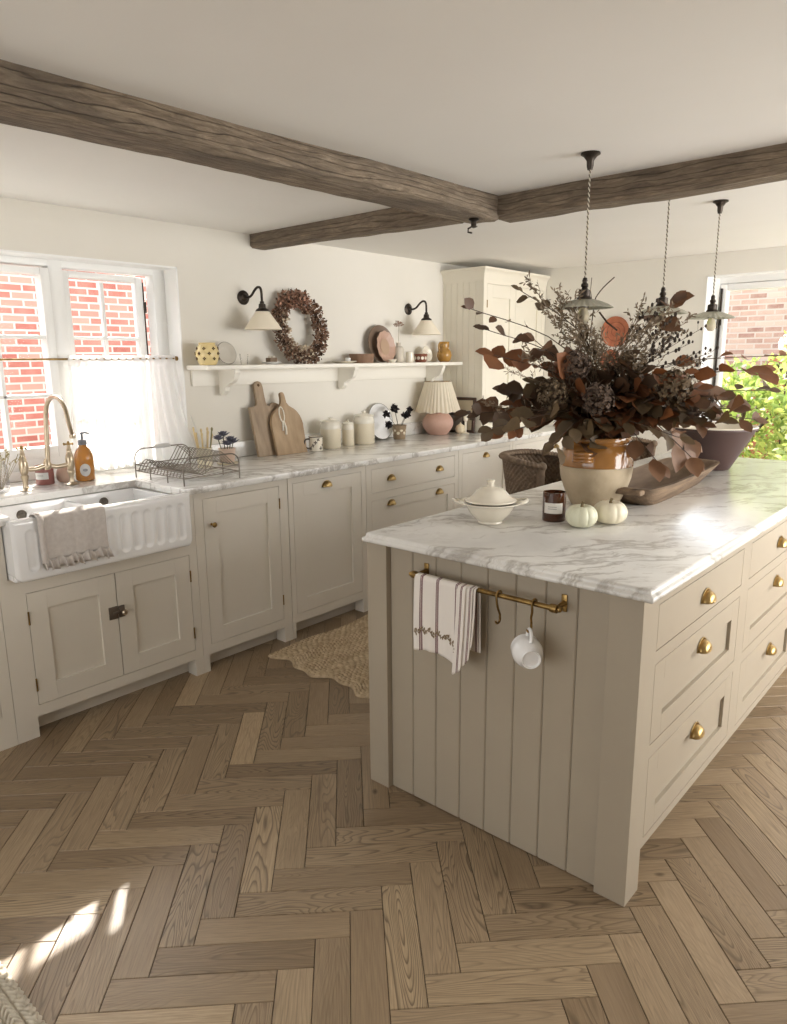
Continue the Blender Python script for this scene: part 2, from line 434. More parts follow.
# window_1: white painted casements over the sink
w1 = bpy.data.objects.new('window_1', None); COL.objects.link(w1); w1['kind'] = 'structure'; WM['window_1'] = M.Identity(4)
FX0, FX1 = XW - .2, XW - .12
mb = MB(); b = .004
mb.box(FX0, FX1, WY0, WY1, WZ0 + .06, WZ0 + .13, b).box(FX0, FX1, WY0, WY1, WZ1 - .040, WZ1 - .002, b)
for a, c in ((WY0, WY0 + .06), (-.415, -.315), (.238, .308), (WY1 - .075, WY1 - .002)): mb.box(FX0 + .001, FX1 + .001, a, c, WZ0 + .06, WZ1 - .002, b)
mb.box(FX0 - .05, FX1 + .03, WY0, WY1, WZ0 + .02, WZ0 + .065, .006)
mb.done('window_frame', WHITE, w1)
def sash(y0, y1, z0, z1, x0, x1, mx, bars_y, bars_z, parent):
    mb = MB(); s = .042
    mb.box(x0, x1, y0, y0 + s, z0, z1, .004, mx=mx).box(x0, x1, y1 - s, y1, z0, z1, .004, mx=mx)
    mb.box(x0, x1, y0 + s, y1 - s, z0, z0 + s + .01, .004, mx=mx).box(x0, x1, y0 + s, y1 - s, z1 - s * .75, z1, .004, mx=mx)
    for q in bars_y: mb.box(x0 + .008, x1 - .008, q - .009, q + .009, z0 + s, z1 - s, .003, mx=mx)
    for q in bars_z: mb.box(x0 + .008, x1 - .008, y0 + s, y1 - s, q - .009, q + .009, .003, mx=mx)
    sh = mb.done('sash', WHITE, parent)
    mb = MB(); xm = (x0 + x1) / 2
    mb.grid(lambda u, v_: (mx or M.Identity(4)) @ V((xm, y0 + s + u * (y1 - y0 - 2 * s), z0 + s + v_ * (z1 - z0 - 1.75 * s))), 2, 2)
    mb.done('pane', GLASS, sh, smooth=0)
    return sh
SX0, SX1 = FX0 + .02, FX1 + .012
sash(-.31, .2365, WZ0 + .12, WZ1 - .05, SX0, SX1, None, [-.025], [1.6, 1.32], w1)
sash(-.955, -.418, WZ0 + .12, WZ1 - .05, SX0, SX1, None, [-.7], [1.6, 1.32], w1)
hinge = V((FX0 - .005, .305, 0))
mx = M.Translation(hinge) @ M.Rotation(rad(5), 4, 'Z') @ M.Translation(-hinge)
s3 = sash(.308, .772, WZ0 + .12, WZ1 - .046, FX0 + .006, FX0 + .046, mx, [.535], [1.6, 1.32], w1)
mb = MB(); mb.box(FX0 + .024, FX0 + .046, .7722, .779, 1.0, 1.9, mx=mx).box(FX0 + .018, FX0 + .052, .7725, .786, 1.74, 1.80, .003, mx=mx)
mb.done('lock_strip', BRONZE, s3)
mb = MB(); mb.tube([mx @ V((FX0 - .02, .62, 1.005)), V((FX1 - .03, .50, .99))], .004); mb.done('window_stay', BRASSD, w1)

# window_2: garden window in the back wall
w2 = bpy.data.objects.new('window_2', None); COL.objects.link(w2); w2['kind'] = 'structure'; WM['window_2'] = M.Identity(4)
mb = MB(); y0, y1 = YB + .12, YB + .19
mb.box(BX0, BX0 + .055, y0, y1, BZ0, BZ1, b).box(BX1 - .055, BX1, y0, y1, BZ0, BZ1, b).box(BX0, BX1, y0 + .001, y1 + .001, BZ0, BZ0 + .06, b).box(BX0, BX1, y0 + .001, y1 + .001, BZ1 - .05, BZ1 - .002, b).box(2.56, 2.63, y0, y1, BZ0, BZ1, b)
mb.done('window_frame', WHITE, w2)
for xa, xb in ((BX0 + .06, 2.557), (2.633, BX1 - .058)):
    mb = MB(); s = .045; ya, yb = y0 + .01, y1 + .012; za, zb = BZ0 + .062, BZ1 - .054
    mb.box(xa, xa + s, ya, yb, za, zb, b).box(xb - s, xb, ya, yb, za, zb, b).box(xa + s, xb - s, ya, yb, za, za + s, b).box(xa + s, xb - s, ya, yb, zb - s, zb, b)
    sh = mb.done('sash', WHITE, w2)
    mb = MB(); ym = (ya + yb) / 2; mb.grid(lambda u, v_: V((xa + s + u * (xb - xa - 2 * s), ym, za + s + v_ * (zb - za - 2 * s))), 2, 2); mb.done('pane', GLASS, sh, smooth=0)
mb = MB(); mb.box(1.652, 1.664, YB + .112, YB + .128, .8, 1.96, .002).box(1.645, 1.672, YB + .108, YB + .122, 1.70, 1.78, .003).tube([(1.66, YB + .11, 1.76), (1.66, YB + .07, 1.76), (1.66, YB + .065, 1.68)], .006)
mb.done('espagnolette_handle', BRONZE, w2)

# outdoors: ground, brick walls
GRASS = noisy('pale_gravel', srgb(178, 170, 156), srgb(150, 142, 128), 9, .95, .4, .02)
mb = MB(); mb.grid(lambda u, v_: V((-14 + 34 * u, -12 + 34 * v_, -.12)), 2, 2); struct('ground', mb, GRASS, smooth=0)
mb = MB(); mb.box(-4.6, -4.3, -7, 9, -.1, 2.95); mb.box(-4.65, -4.25, -7, 9, 2.95, 3.02, .01)
struct('wall_outside_left', mb, BRICK, smooth=0)
mb = MB(); mb.box(-3.5, 9, 9.6, 9.9, -.1, 2.85); mb.box(-3.5, 9, 9.56, 9.94, 2.85, 2.93, .01)
struct('wall_outside_back', mb, BRICKG, smooth=0)

# ---------------------------------------------------------------- old oak beams
def beam(name, p0, p1, wid, hgt, label, seed, taper=0, flip=False):
    """p0-p1: centre line of the beam's top; rough hewn"""
    p0, p1 = V(p0), V(p1); ax = (p1 - p0); L = ax.length; ax.normalize(); sd = V((-ax.y, ax.x, 0))
    bm = bmesh.new(); uvl = bm.loops.layers.uv.new('grain')
    per = []
    nw, nh = 7, 6; c = .012
    for i in range(nw + 1): per.append((-wid / 2 + wid * i / nw, -hgt))
    for i in range(1, nh + 1): per.append((wid / 2, -hgt + hgt * i / nh))
    for i in range(1, nw + 1): per.append((wid / 2 - wid * i / nw, 0))
    for i in range(1, nh): per.append((-wid / 2, -hgt * i / nh))
    n = int(L / .035) + 2; m_ = len(per); rows = []; arcl = [0]
    for k in range(m_): arcl.append(arcl[-1] + hypot(per[(k + 1) % m_][0] - per[k][0], per[(k + 1) % m_][1] - per[k][1]))
    for i in range(n):
        s_ = L * i / (n - 1); row = []
        for a, b_2 in per:
            q = V((s_ * 1.6 + seed, a * 3, b_2 * 3))
            corner = (abs(abs(a) - wid / 2) < 1e-6 and abs(b_2 + hgt) < 1e-6)
            da = N.noise(q) * .012 + N.noise(q * 6) * .004 + N.noise(V((s_ * .7, seed, 3))) * .008
            db = N.noise(q + V((9, 4, 2))) * .009 + N.noise(q * 5 + V((1, 8, 2))) * .004
            if b_2 > -1e-6: db = .0
            ka = a + da * (1 if abs(a) > .01 else .3); kb = b_2 * (1 + taper * (i / (n - 1) - .5)) + db
            if corner: ka *= .94; kb += c * (.8 + N.noise(q * 3))
            row.append(bm.verts.new(p0 + ax * s_ + sd * ka + V((0, 0, kb + .004))))
        rows.append(row)
    for i in range(n - 1):
        for k in range(m_):
            j = (k + 1) % m_
            f = bm.faces.new((rows[i][k], rows[i][j], rows[i + 1][j], rows[i + 1][k]))
            for lp, (ii, kk) in zip(f.loops, ((i, k), (i, k + 1), (i + 1, k + 1), (i + 1, k))):
                lp[uvl].uv = (L * ii / (n - 1) + seed, arcl[kk] + seed)
    bm.faces.new(list(reversed(rows[0]))); bm.faces.new(rows[-1])
    mb = MB(); mb.bm.free(); mb.bm = bm
    o = mb.done(name, BEAMM, smooth=35)
    tag(o, label, 'beam', kind='thing'); return o
beam('ceiling_beam', (1.30, YF, H), (1.437, 1.525, H), .175, .108, 'longest and thickest weathered oak beam, running over the sink side of the room', 3.1)
beam('ceiling_beam', (XW, 1.425, H), (1.342, 1.45, H), .13, .092, 'short slimmer light brown oak beam between left wall and the long beam', 8.7, taper=.25)
beam('ceiling_beam', (1.508, 1.585, H), (XR, 1.60, H), .15, .10, 'oak beam crossing the ceiling behind the nearest pendant light', 21.4)
hk = MB(); hk.lathe([(0, 0), (.022, 0), (.024, -.006), (.012, -.012), (.012, -.03), (.018, -.034), (0, -.04)], (1.47, 1.40, 2.088), 16).tube([(1.47, 1.40, 2.06), (1.44, 1.40, 2.05), (1.44, 1.40, 2.035), (1.46, 1.40, 2.03)], .004)
tag(hk.done('ceiling_hook', BRONZE), 'small dark metal hook fixed under the beam joint', 'hook')

# ================================================================ CABINETS ALONG THE LEFT WALL
XF = .60                                     # face of the cabinets
def cup_mesh():
    """cup pull facing +X, centred on its mounting point"""
    mb = MB(); w_, h_, d_ = .034, .030, .026
    def fn(u, v_):
        a = pi * u; e = pi / 2 * v_
        return V((d_ * sin(e) * (sin(a) ** .35 if sin(a) > 0 else 0) * 1. , w_ * cos(a) * (cos(e) * .55 + .45), -.012 + h_ * sin(a) * (cos(e) * .75 + .25)))
    # dome: rim on the door, bulging outwards, open below
    def dome(u, v_):
        a = pi * u; r = 1 - v_
        y = w_ * cos(a) * (r ** .6 if r > 0 else 0); z = -.012 + h_ * (sin(a) * (r ** .6 if r > 0 else 0) )
        x = d_ * (1 - r ** 1.9) ** .5
        return V((x, y, z))
    mb.grid(dome, 21, 9)
    # flat rim
    mb.grid(lambda u, v_: V((.0012 + .001 * v_, (w_ + .005 * v_) * cos(pi * u), -.012 + (h_ + .005 * v_) * sin(pi * u))), 21, 2)
    me = mb.done('handle', BRASS, solid=.0015, smooth=180)
    d = me.data; bpy.data.objects.remove(me); return d
CUP = cup_mesh()
def cup(parent, x, y, z, s=1.):
    o = bpy.data.objects.new('handle', CUP); COL.objects.link(o); o.parent = parent
    o.location = WM[parent.name].inverted() @ V((x, y, z)); o.scale = (s, s, s)
    q = o.modifiers.new('thickness', 'SOLIDIFY'); q.thickness = .0016
    return o
G = .0022                                    # gap round each inset door
def shaker(name, parent, x, y0, y1, z0, z1, m, stile=.07, rail=.07, flat=False, th=.02, rec=.0115, bottom=None):
    mb = MB(); y0 += G; y1 -= G; z0 += G; z1 -= G; bv = .0008; rb = bottom or rail
    if flat: mb.box(x - th, x, y0, y1, z0, z1, bv)
    else:
        mb.box(x - th, x, y0, y0 + stile, z0, z1, bv).box(x - th, x, y1 - stile, y1, z0, z1, bv)
        mb.box(x - th, x, y0 + stile, y1 - stile, z0, z0 + rb, bv).box(x - th, x, y0 + stile, y1 - stile, z1 - rail, z1, bv)
        mb.box(x - th, x - rec, y0 + stile - .002, y1 - stile + .002, z0 + rb - .002, z1 - rail + .002)
    return mb.done(name, m, parent, smooth=0)
def frame(parent, x, y0, y1, z0, z1, openings, m, depth=.022, name='face_frame'):
    """a face frame: the rectangle less its openings (y0,y1,z0,z1)"""
    ys = sorted({y0, y1, *[q for o in openings for q in o[:2]]}); mb = MB()
    for a, c in zip(ys, ys[1:]):
        cut = sorted([(o[2], o[3]) for o in openings if o[0] <= a + 1e-6 and o[1] >= c - 1e-6])
        z = z0
        for lo, hi in cut:
            if lo > z + 1e-5: mb.box(x - depth, x, a, c, z, lo)
            z = max(z, hi)
        if z1 > z + 1e-5: mb.box(x - depth, x, a, c, z, z1)
    return mb.done(name, m, parent, smooth=0)
def hinge_pin(parent, x, y, z):
    mb = MB(); mb.tube([(x + .002, y, z - .022), (x + .002, y, z + .022)], .0035, 8).ball((x + .002, y, z + .024), .0042, 8, 6).ball((x + .002, y, z - .024), .0042, 8, 6)
    return mb.done('hinge', BRASSD, parent)
def base_unit(label, y0, y1, opens, feet, top=.889, body_top=None):
    t = thing('base_cabinet', label, 'cabinet', (XF - .6, y0, 0), 0, 'base cabinets under the long worktop')
    bt = body_top or top - .002
    mb = MB(); mb.box(XW + .004, XF - .0225, y0 + .001, y1 - .001, .088, bt); mb.done('carcass', CAB, t, smooth=0)
    frame(t, XF, y0 + .0006, y1 - .0006, .086, top, opens, CAB)
    mb = MB()
    for a, c in feet: mb.box(XF - .07, XF - .0004, a, c, 0, .086)
    mb.done('foot', CAB, t, smooth=0) if len(feet) == 1 else [MB().box(XF - .07, XF - .0004, a, c, 0, .086).done('foot', CAB, t, smooth=0) for a, c in feet]
    if len(feet) != 1: mb.bm.free()
    mb = MB(); mb.box(XF - .10, XF - .082, y0 + .001, y1 - .001, 0, .0875); mb.done('plinth', CAB, t, smooth=0)
    return t
ZB, ZT = .1326, .852
# unit left of the sink
u = base_unit('pale putty cupboard at the left edge, left of the sink cupboard', -1.25, -.4300, [(-.90, -.475, ZB, ZT)], [(-1.25, -1.17), (-.51, -.4304)])
shaker('door', u, XF, -.90, -.475, ZB, ZT, CAB)
# sink cupboard
u = base_unit('low two door cupboard carrying the fluted sink, with a small latch', -.4294, .4365, [(-.336, .3955, ZB, .602), (-.395, .379, .668, .889)], [(-.4294, -.345), (.392, .4365)], body_top=.66)
for a, c in ((-.4284, -.3925), (.3755, .4355)): MB().box(.19, XF - .0225, a, c, .66, .887).done('sink_cheek', CAB, u, smooth=0)
d1 = shaker('door', u, XF, -.336, .0298, ZB, .602, CAB, .075, .075); d2 = shaker('door', u, XF, .0298, .3955, ZB, .602, CAB, .075, .075)
for z in (.22, .50): hinge_pin(d1, XF, -.335, z); hinge_pin(d2, XF, .3945, z)
mb = MB(); mb.box(XF, XF + .006, -.012, .028, .40, .455, .0015).box(XF, XF + .0075, .032, .058, .402, .453, .0015)
mb.box(XF + .006, XF + .014, .004, .040, .421, .433, .002)
lt = mb.done('latch', mat('worn_pewter', srgb(120, 110, 100), .45, .7), d2)
mb = MB(); mb.lathe([(0, 0), (.006, 0), (.005, .012), (.012, .018), (.013, .024), (.008, .03), (0, .031)], (XF + .007, .046, .427), 16, M.Rotation(rad(90), 4, 'Y')); mb.done('latch_knob', NICKEL, lt)
# cupboard with a small knob
u = base_unit('tall single door cupboard right of the sink, small round knob at its left', .4371, .9985, [(.484, .9435, ZB, ZT)], [(.4371, .472), (.945, .9985)])
d = shaker('door', u, XF, .484, .9435, ZB, ZT, CAB, .075, .075)
for z in (.24, .76): hinge_pin(d, XF, .9425, z)
mb = MB(); mb.lathe([(0, 0), (.007, 0), (.0045, .006), (.0045, .014), (.011, .020), (.013, .026), (.009, .032), (0, .033)], (XF, .528, .725), 16, M.Rotation(rad(90), 4, 'Y')); mb.done('knob', BRASSD, d)
# dishwasher front
u = base_unit('cupboard with brass cup pull on its top rail, left of the drawers', 1.0025, 1.5900, [(1.0345, 1.552, ZB, ZT)], [(1.0025, 1.025), (1.553, 1.59)])
d = shaker('door', u, XF, 1.0345, 1.552, ZB, ZT, CAB, .075, .075); cup(d, XF, 1.279, .815)
def drawer_unit(label, y0, y1, a, c, hy):
    u = base_unit(label, y0, y1, [(a, c, .709, ZT), (a, c, .40, .664), (a, c, ZB, .355)], [(y0, y0 + .035), (y1 - .035, y1)])
    for z0, z1, flat, hz in ((.709, ZT, True, .782), (.40, .664, False, .63), (ZB, .355, False, .32)):
        d = shaker('drawer', u, XF, a, c, z0, z1, CAB, .07, .06, flat=flat)
        for y in hy: cup(d, XF, y, hz)
drawer_unit('wide drawer cabinet with two cup pulls per drawer, behind the island corner', 1.5925, 2.4945, 1.6365, 2.4536, (1.81, 2.285))
u = base_unit('bright cupboard with one cup pull, right of the wide drawers', 2.4965, 3.170, [(2.538, 3.132, ZB, ZT)], [(2.4965, 2.53), (3.135, 3.17)])
d = shaker('door', u, XF, 2.538, 3.132, ZB, ZT, CAB, .075, .075); cup(d, XF, 2.82, .815)
drawer_unit('drawer cabinet at the far end, below the tall dresser cupboard', 3.172, 4.112, 3.215, 4.07, (3.367, 3.822))

# worktop: marble with a cut-out for the sink
mb = MB(); b = .003; XC = .64; SY0, SY1 = -.374, .360
mb.box(XW + .002, XC, -1.3, SY0, .889, .92, b).box(XW + .002, XC, SY1, YB - .002, .889, .92, b).box(XW + .002, .232, SY0 - .002, SY1 + .002, .8892, .92)
mb.box(XW - .115, XW + .004, WY0 + .002, WY1 - .010, .9005, .9202)
tag(mb.done('worktop', MARBLE, smooth=30), 'long white veined marble worktop along the window wall', 'worktop')
mb = MB(); mb.box(XW + .001, XW + .022, WY1 + .002, YB - .003, .9205, 1.01, .002)
tag(mb.done('upstand', MARBLE, smooth=30), 'low marble upstand along the wall behind the jars and chopping boards', 'upstand')

# ---------------------------------------------------------------- the double fluted sink
t = thing('butler_sink', 'large white double bowl butler sink with a fluted front', 'sink', (.45, 0, .665))
mb = MB(); sx1 = .668; z0, z1 = .6665, .908; q = .01
mb.box(.2155, .66, -.388, .371, z0 + .0005, z0 + .03, .006)                                     # floor
mb.box(.215, .238, -.39, .373, z0, .889 - .003, .006).box(.630, sx1 - .004, -.3885, .3715, z0, z1 - .001, q, 3)
mb.box(.215, .64, -.3885, -.358, z0 + .001, z1 - .024, .006).box(.215, .64, .342, .3715, z0 + .001, z1 - .024, .006).box(.232, .64, .006, .034, z0, .872, .011, 3)
mb.done('basin', CERAM, t)
flutes = [-.325 + .0535 * i for i in range(13)]
def front(u, v_):
    y = -.39 + .763 * u; z = z0 + (z1 - z0) * v_
    rc = .035
    if z < z0 + rc:
        dz = rc - (z - z0); ins = rc - sqrt(max(rc * rc - dz * dz, 0)); y = -.39 + ins + (.763 - 2 * ins) * u
    d = min(y + .39, .373 - y, z - z0, z1 - z); r = .016; x = .684
    e = min(u * .763, (1 - u) * .763, z - z0, z1 - z)
    if e < r: x -= r * (1 - sqrt(max(1 - (1 - e / r) ** 2, 0)))
    for yk in flutes:
        dd = hypot(y - yk, max(0, abs(z - .786) - .062)) / .0205
        if dd < 1: x -= .010 * (1 - dd * dd) ** .8
    return V((x, y, z))
mb = MB(); mb.grid(front, 260, 60)
mb.grid(lambda u, v_: V((.655 + (front(u, 1).x - .655) * v_, front(u, 1).y, z1)), 120, 2)
mb.grid(lambda u, v_: V((.655 + (front(u, 0).x - .655) * v_, front(u, 0).y, z0)), 120, 2)
for uu in (0, 1): mb.grid(lambda u, v_: V((.585 + (front(uu, u).x - .585) * v_, front(uu, u).y, z0 + (z1 - z0) * u)), 60, 2)
mb.done('fluted_front', CERAM, t, smooth=60)
for y in (-.18, .19):
    mb = MB(); mb.lathe([(0, 0), (.021, 0), (.022, .004), (.018, .006), (.015, .003), (0, .003)], (.238, y, .84), 24, M.Rotation(rad(90), 4, 'Y'))
    for k in range(6): mb.tube([(.242, y, .84), (.243, y + .014 * cos(k * pi / 3), .84 + .014 * sin(k * pi / 3))], .002, 5)
    mb.done('overflow_grille', CHROME, t)
    mb = MB(); mb.lathe([(0, 0), (.042, 0), (.044, .003), (.036, .004), (.028, .001), (0, .001)], (.43, y, z0 + .03), 24); mb.done('drain', BRASSD, t)

# grey linen cloth over the sink's front edge
LINEN = noisy('grey_linen', srgb(204, 197, 191), srgb(190, 182, 176), 60, .9, .5, .002)
t = thing('tea_towel', 'grey linen cloth with a frilled hem hanging over the sink front', 'towel', (.69, -.16, .80))
def cloth_x(y, s):
    """s: distance from the rim; negative inside the basin"""
    wv = .0035 * sin(y * 60) + .003 * sin(y * 23 + 1)
    if s < -.045: return V((.622 + wv * .3 - .003, y, .905 + (s + .045)))
    if s < .012: k = (s + .045) / .057; return V((.619 + .073 * k, y, .905 + .0105 * sin(pi * min(max(k, 0), 1)) + .004))
    return V((.691 + abs(wv) + .016 * (s * 3) ** 2, y, .907 - (s - .012)))
mb = MB(); mb.grid(lambda u, v_: cloth_x(-.295 + .262 * u + .006 * sin(v_ * 9) * (1 - u), -.09 + .265 * v_), 60, 50)
mb.done('cloth', LINEN, t, solid=.002, smooth=180)
mb = MB()
def frill(u, v_):
    y = -.297 + .266 * u; p = cloth_x(y, .172); a = u * 2 * pi * 11 + sin(u * 13) * 1.2
    return V((p.x + .004 + .013 * v_ * (1 + sin(a)), y + .006 * cos(a) * v_, p.z - .038 * v_ + .006 * sin(u * 31)))
mb.grid(frill, 150, 6); mb.done('frill', LINEN, t, solid=.0015, smooth=180)
mb = MB(); mb.grid(lambda u, v_: cloth_x(-.302 + .022 * u, -.05 + .235 * v_) + V((.006 + .006 * sin(u * pi), 0, 0)), 8, 30); mb.done('folded_edge', LINEN, t, solid=.002, smooth=180)

# ================================================================ THE ISLAND
IX0, IX1, IY0, IY1 = 1.8245, 2.7781, .3018, 2.94
t = thing('kitchen_island', 'large taupe island with panelled end, brass cup pulls and thick marble top', 'kitchen island', ((IX0 + IX1) / 2, (IY0 + IY1) / 2, 0))
PX = IX1 - .0005
mb = MB(); mb.box(IX0 + .03, IX1 - .024, IY0 + .036, IY1 - .03, .132, .888); mb.done('carcass', CABI, t, smooth=0)
mb = MB(); mb.box(IX0 + .08, IX1 - .10, IY0 + .10, IY1 - .1, 0, .131); mb.done('plinth', CABI, t, smooth=0)
LEGS = [(IX0, 1.911, IY0, .391), (2.686, IX1, IY0, .391), (IX0, 1.911, IY1 - .09, IY1), (2.686, IX1, IY1 - .09, IY1)]
for a, c, e, f in LEGS: MB().box(a, c, e, f, 0, .888, .0015).done('corner_post', CABI, t, smooth=0)
# tongue and groove end panel
def boards(p, x0, x1, n, y, yb, z0, z1):
    mb = MB(); w_ = (x1 - x0) / n
    for i in range(n):
        a, c = x0 + i * w_ + .0006, x0 + (i + 1) * w_ - .0006; v_ = .0035
        poly = [(a, yb), (a, y + v_), (a + v_, y), (c - v_, y), (c, y + v_), (c, yb)]
        mb.prism(poly, lambda q, r, d: V((q, r, d)), z0, z1)
    mb.box(x0, x1, y + .006, yb, z0, z1)
    mb.done('boarded_panel', CABI, p, smooth=0)
boards(t, 1.911, 2.686, 8, IY0 + .020, IY0 + .0355, .004, .888)
mb = MB(); mb.box(IX0 + .010, IX0 + .03, .391, IY1 - .09, .01, .888); mb.done('back_panel', CABI, t, smooth=0)
COLS = [(.405, 1.145), (1.235, 2.005), (2.095, 2.85)]
ZS = [(.7165, .8485, True, .775), (.442, .679, False, .618), (.157, .403, False, .335)]
frame(t, PX, .391, IY1 - .09, .13, .888, [(a, c, z0, z1) for a, c in COLS for z0, z1, _, _ in ZS], CABI)
for a, c in COLS:
    for z0, z1, flat, hz in ZS:
        d = shaker('drawer', t, PX, a, c, z0, z1, CABI, .072, .062, flat=flat)
        cup(d, PX, (a + c) / 2, hz, 1.12)
# moulded marble top
prof = [(0, .889), (.0, .894), (.003, .8985), (.010, .9010), (.0155, .9035), (.0165, .9075), (.0145, .9120), (.0145, .9150), (.012, .9185), (.006, .92)]
# prof: (inset outward offset, z): the edge steps out from the body
outer = .034
def loop(off, z):
    o_ = off; x0, x1, y0, y1 = IX0 + .012 - o_, IX1 + .018 + o_, IY0 - .012 - o_, IY1 + .012 + o_
    c = .004; pts = []
    for (cx_, cy_), (a0, a1) in (((x1 - c, y1 - c), (0, 90)), ((x0 + c, y1 - c), (90, 180)), ((x0 + c, y0 + c), (180, 270)), ((x1 - c, y0 + c), (270, 360))):
        for k in range(4):
            a = rad(a0 + (a1 - a0) * k / 3); pts.append(V((cx_ + c * cos(a), cy_ + c * sin(a), z)))
    return pts
mb = MB(); rows = [[mb.bm.verts.new(p) for p in loop(o_, z)] for o_, z in [(.004, .8885), (.0105, .8895), (.013, .893), (.013, .900), (.010, .904), (.005, .9065), (.003, .909), (.003, .9125), (.001, .917), (-.004, .92)]]
for A, B in zip(rows, rows[1:]):
    for i in range(len(A)):
        j = (i + 1) % len(A); mb.bm.faces.new((A[i], A[j], B[j], B[i]))
mb.bm.faces.new(rows[-1]); mb.bm.faces.new(list(reversed(rows[0])))
mb.done('marble_top', MARBLE, t, smooth=50)

# brass rail on the island end
RY, RZ = .262, .824
t = thing('towel_rail', 'brass rail fixed across the boarded end of the island', 'rail', (2.315, RY, RZ))
mb = MB(); mb.tube([(2.073, RY, RZ), (2.545, RY, RZ)], .0075, 16); mb.done('rail', BRASSD, t)
for x in (2.068, 2.550):
    mb = MB(); s = -1 if x < 2.2 else 1
    mb.lathe([(0, -.012), (.0115, -.010), (.0125, 0), (.0115, .010), (0, .012)], (x, RY, RZ), 16, M.Rotation(rad(90), 4, 'Y'))
    mb.tube([(x, RY, RZ), (x, RY + .02, RZ), (x, RY + .04, RZ), (x, .3205, RZ)], [.007, .0055, .0065, .009], 12)
    mb.ball((x + s * .016, RY, RZ), .008, 12, 8)
    mb.box(x - .009, x + .009, .3165, .3216, RZ - .025, RZ + .025, .004)
    mb.done('bracket', BRASSD, t)
def s_hook(label, x, tilt):
    mb = MB(); r = .0125
    top = [(x, RY - r * cos(rad(a)), RZ + r * sin(rad(a))) for a in range(-150, 31, 20)]
    pts = [(x, RY + r, RZ - .006)] + [(x, RY + r * cos(rad(a)), RZ + r * sin(rad(a))) for a in range(0, 181, 20)]
    pts += [(x + .002, RY - .013, RZ - .02), (x + .004 * tilt, RY - .008, RZ - .04), (x + .006 * tilt, RY - .002, RZ - .055)]
    cx_, cz_ = RY - .012, RZ - .068
    for a in range(30, -181, -25): pts.append((x + .006 * tilt, cx_ + .011 * cos(rad(a)), cz_ + .011 * sin(rad(a))))
    mb.tube(smooth_path(pts, 2), .0034, 10)
    return tag(mb.done('s_hook', BRASSD), label, 'hook')
s_hook('empty brass hook on the rail between the towel and the cup', 2.376, 1)
s_hook('brass hook on the rail holding the white cup', 2.490, -1)

# white cup hanging by its handle
t = thing('cup', 'white cup hanging upside down from a brass hook on the island', 'cup', (2.49, .245, .70))
zc = V((-.62, .62, .10)).normalized(); yc = (V((.12, .0, 1)) - zc * V((.12, .0, 1)).dot(zc)).normalized(); xc = yc.cross(zc)
mx = M((xc, yc, zc)).transposed().to_4x4(); c0 = V((2.492, .232, .692)); CP = [(0, .004), (.022, .004), (.024, -.001), (.0265, -.002), (.0265, .004), (.036, .016), (.0425, .034), (.043, .050), (.039, .066), (.040, .074), (.0385, .0745), (.037, .066), (.041, .050), (.040, .034), (.034, .018), (0, .008)]
Tm = M.Translation(c0) @ mx @ M.Translation(V((0, 0, -.04)))
mb = MB(); mb.lathe(CP, (0, 0, 0), 40, Tm); mb.done('body', CERAM, t)
mb = MB(); mb.tube(smooth_path([Tm @ V(p) for p in ((0, .036, .064), (0, .054, .067), (0, .064, .052), (0, .058, .034), (0, .038, .024))], 5), [.0052] * 21, 10); mb.done('handle', CERAM, t)

# striped towel on the rail
TOW = mat('striped_cotton', srgb(232, 226, 218), .9); n_ = NT(TOW)
uvn = n_.n('UVMap'); uvn.uv_map = 'cloth'; sp = n_.n('SeparateXYZ'); n_.l(uvn.outputs[0], sp.inputs[0]); U = sp.outputs[0]
def band(c, h): return n_.math('LESS_THAN', n_.math('ABSOLUTE', n_.math('SUBTRACT', U, c)), h)
tot = None
for c_ in (.085, .100, .112, .300, .314, .327, .53, .545, .558, .66, .675, .82, .835, .95):
    x_ = band(c_, .0048); tot = x_ if tot is None else n_.math('MAXIMUM', tot, x_)
n_.color(n_.mix(tot, srgb(233, 227, 220), srgb(104, 52, 60)))
n_.bump(n_.noise(n_.coord('Object'), 320, 3), .3, .001)
t = thing('tea_towel', 'white towel with burgundy stripes and a leafy border on the rail', 'towel', (2.2, RY, RZ))
def tow(u, v_, off=0):
    # u across the cloth, v down the front (v<0: behind the rail)
    pleat = [(0, 2.076, 0), (.40, 2.192, .003), (.56, 2.246, .006), (.61, 2.246, .020), (.72, 2.276, .024), (.76, 2.273, .010), (.86, 2.298, .014), (.9, 2.292, .004), (1, 2.306, .006)]
    for (a, xa, ya), (c, xc, yc) in zip(pleat, pleat[1:]):
        if a <= u <= c or c == 1:
            k = min(max((u - a) / (c - a), 0), 1); x, dy = xa + (xc - xa) * k, ya + (yc - ya) * (k * k * (3 - 2 * k)); 
            if a <= u <= c: break
    hang = .228 + .038 * max(0, 1 - abs(u - .62) / .2) ** 1.2 + (.012 if u < .2 else 0) * (1 - u / .2) - .06 * max(0, (u - .80) / .2)
    if v_ < 0:
        return V((x, RY + .0105 + .006 * (-v_), RZ - .20 * (-v_) + .003 * 0))
    if v_ < .06:
        a = pi * (v_ / .06); return V((x, RY + .0105 * cos(a) - dy * (v_ / .06) * .5, RZ + .0105 * sin(a)))
    k = (v_ - .06) / .94
    y = RY - .0115 - dy * (.5 + .7 * k) - .0035 * sin(u * 34) * k - .004 * k
    return V((x + .006 * sin(k * 3) * (u - .5) - .01 * k * (u > .5) * (u - .5), y - off, RZ - hang * k))
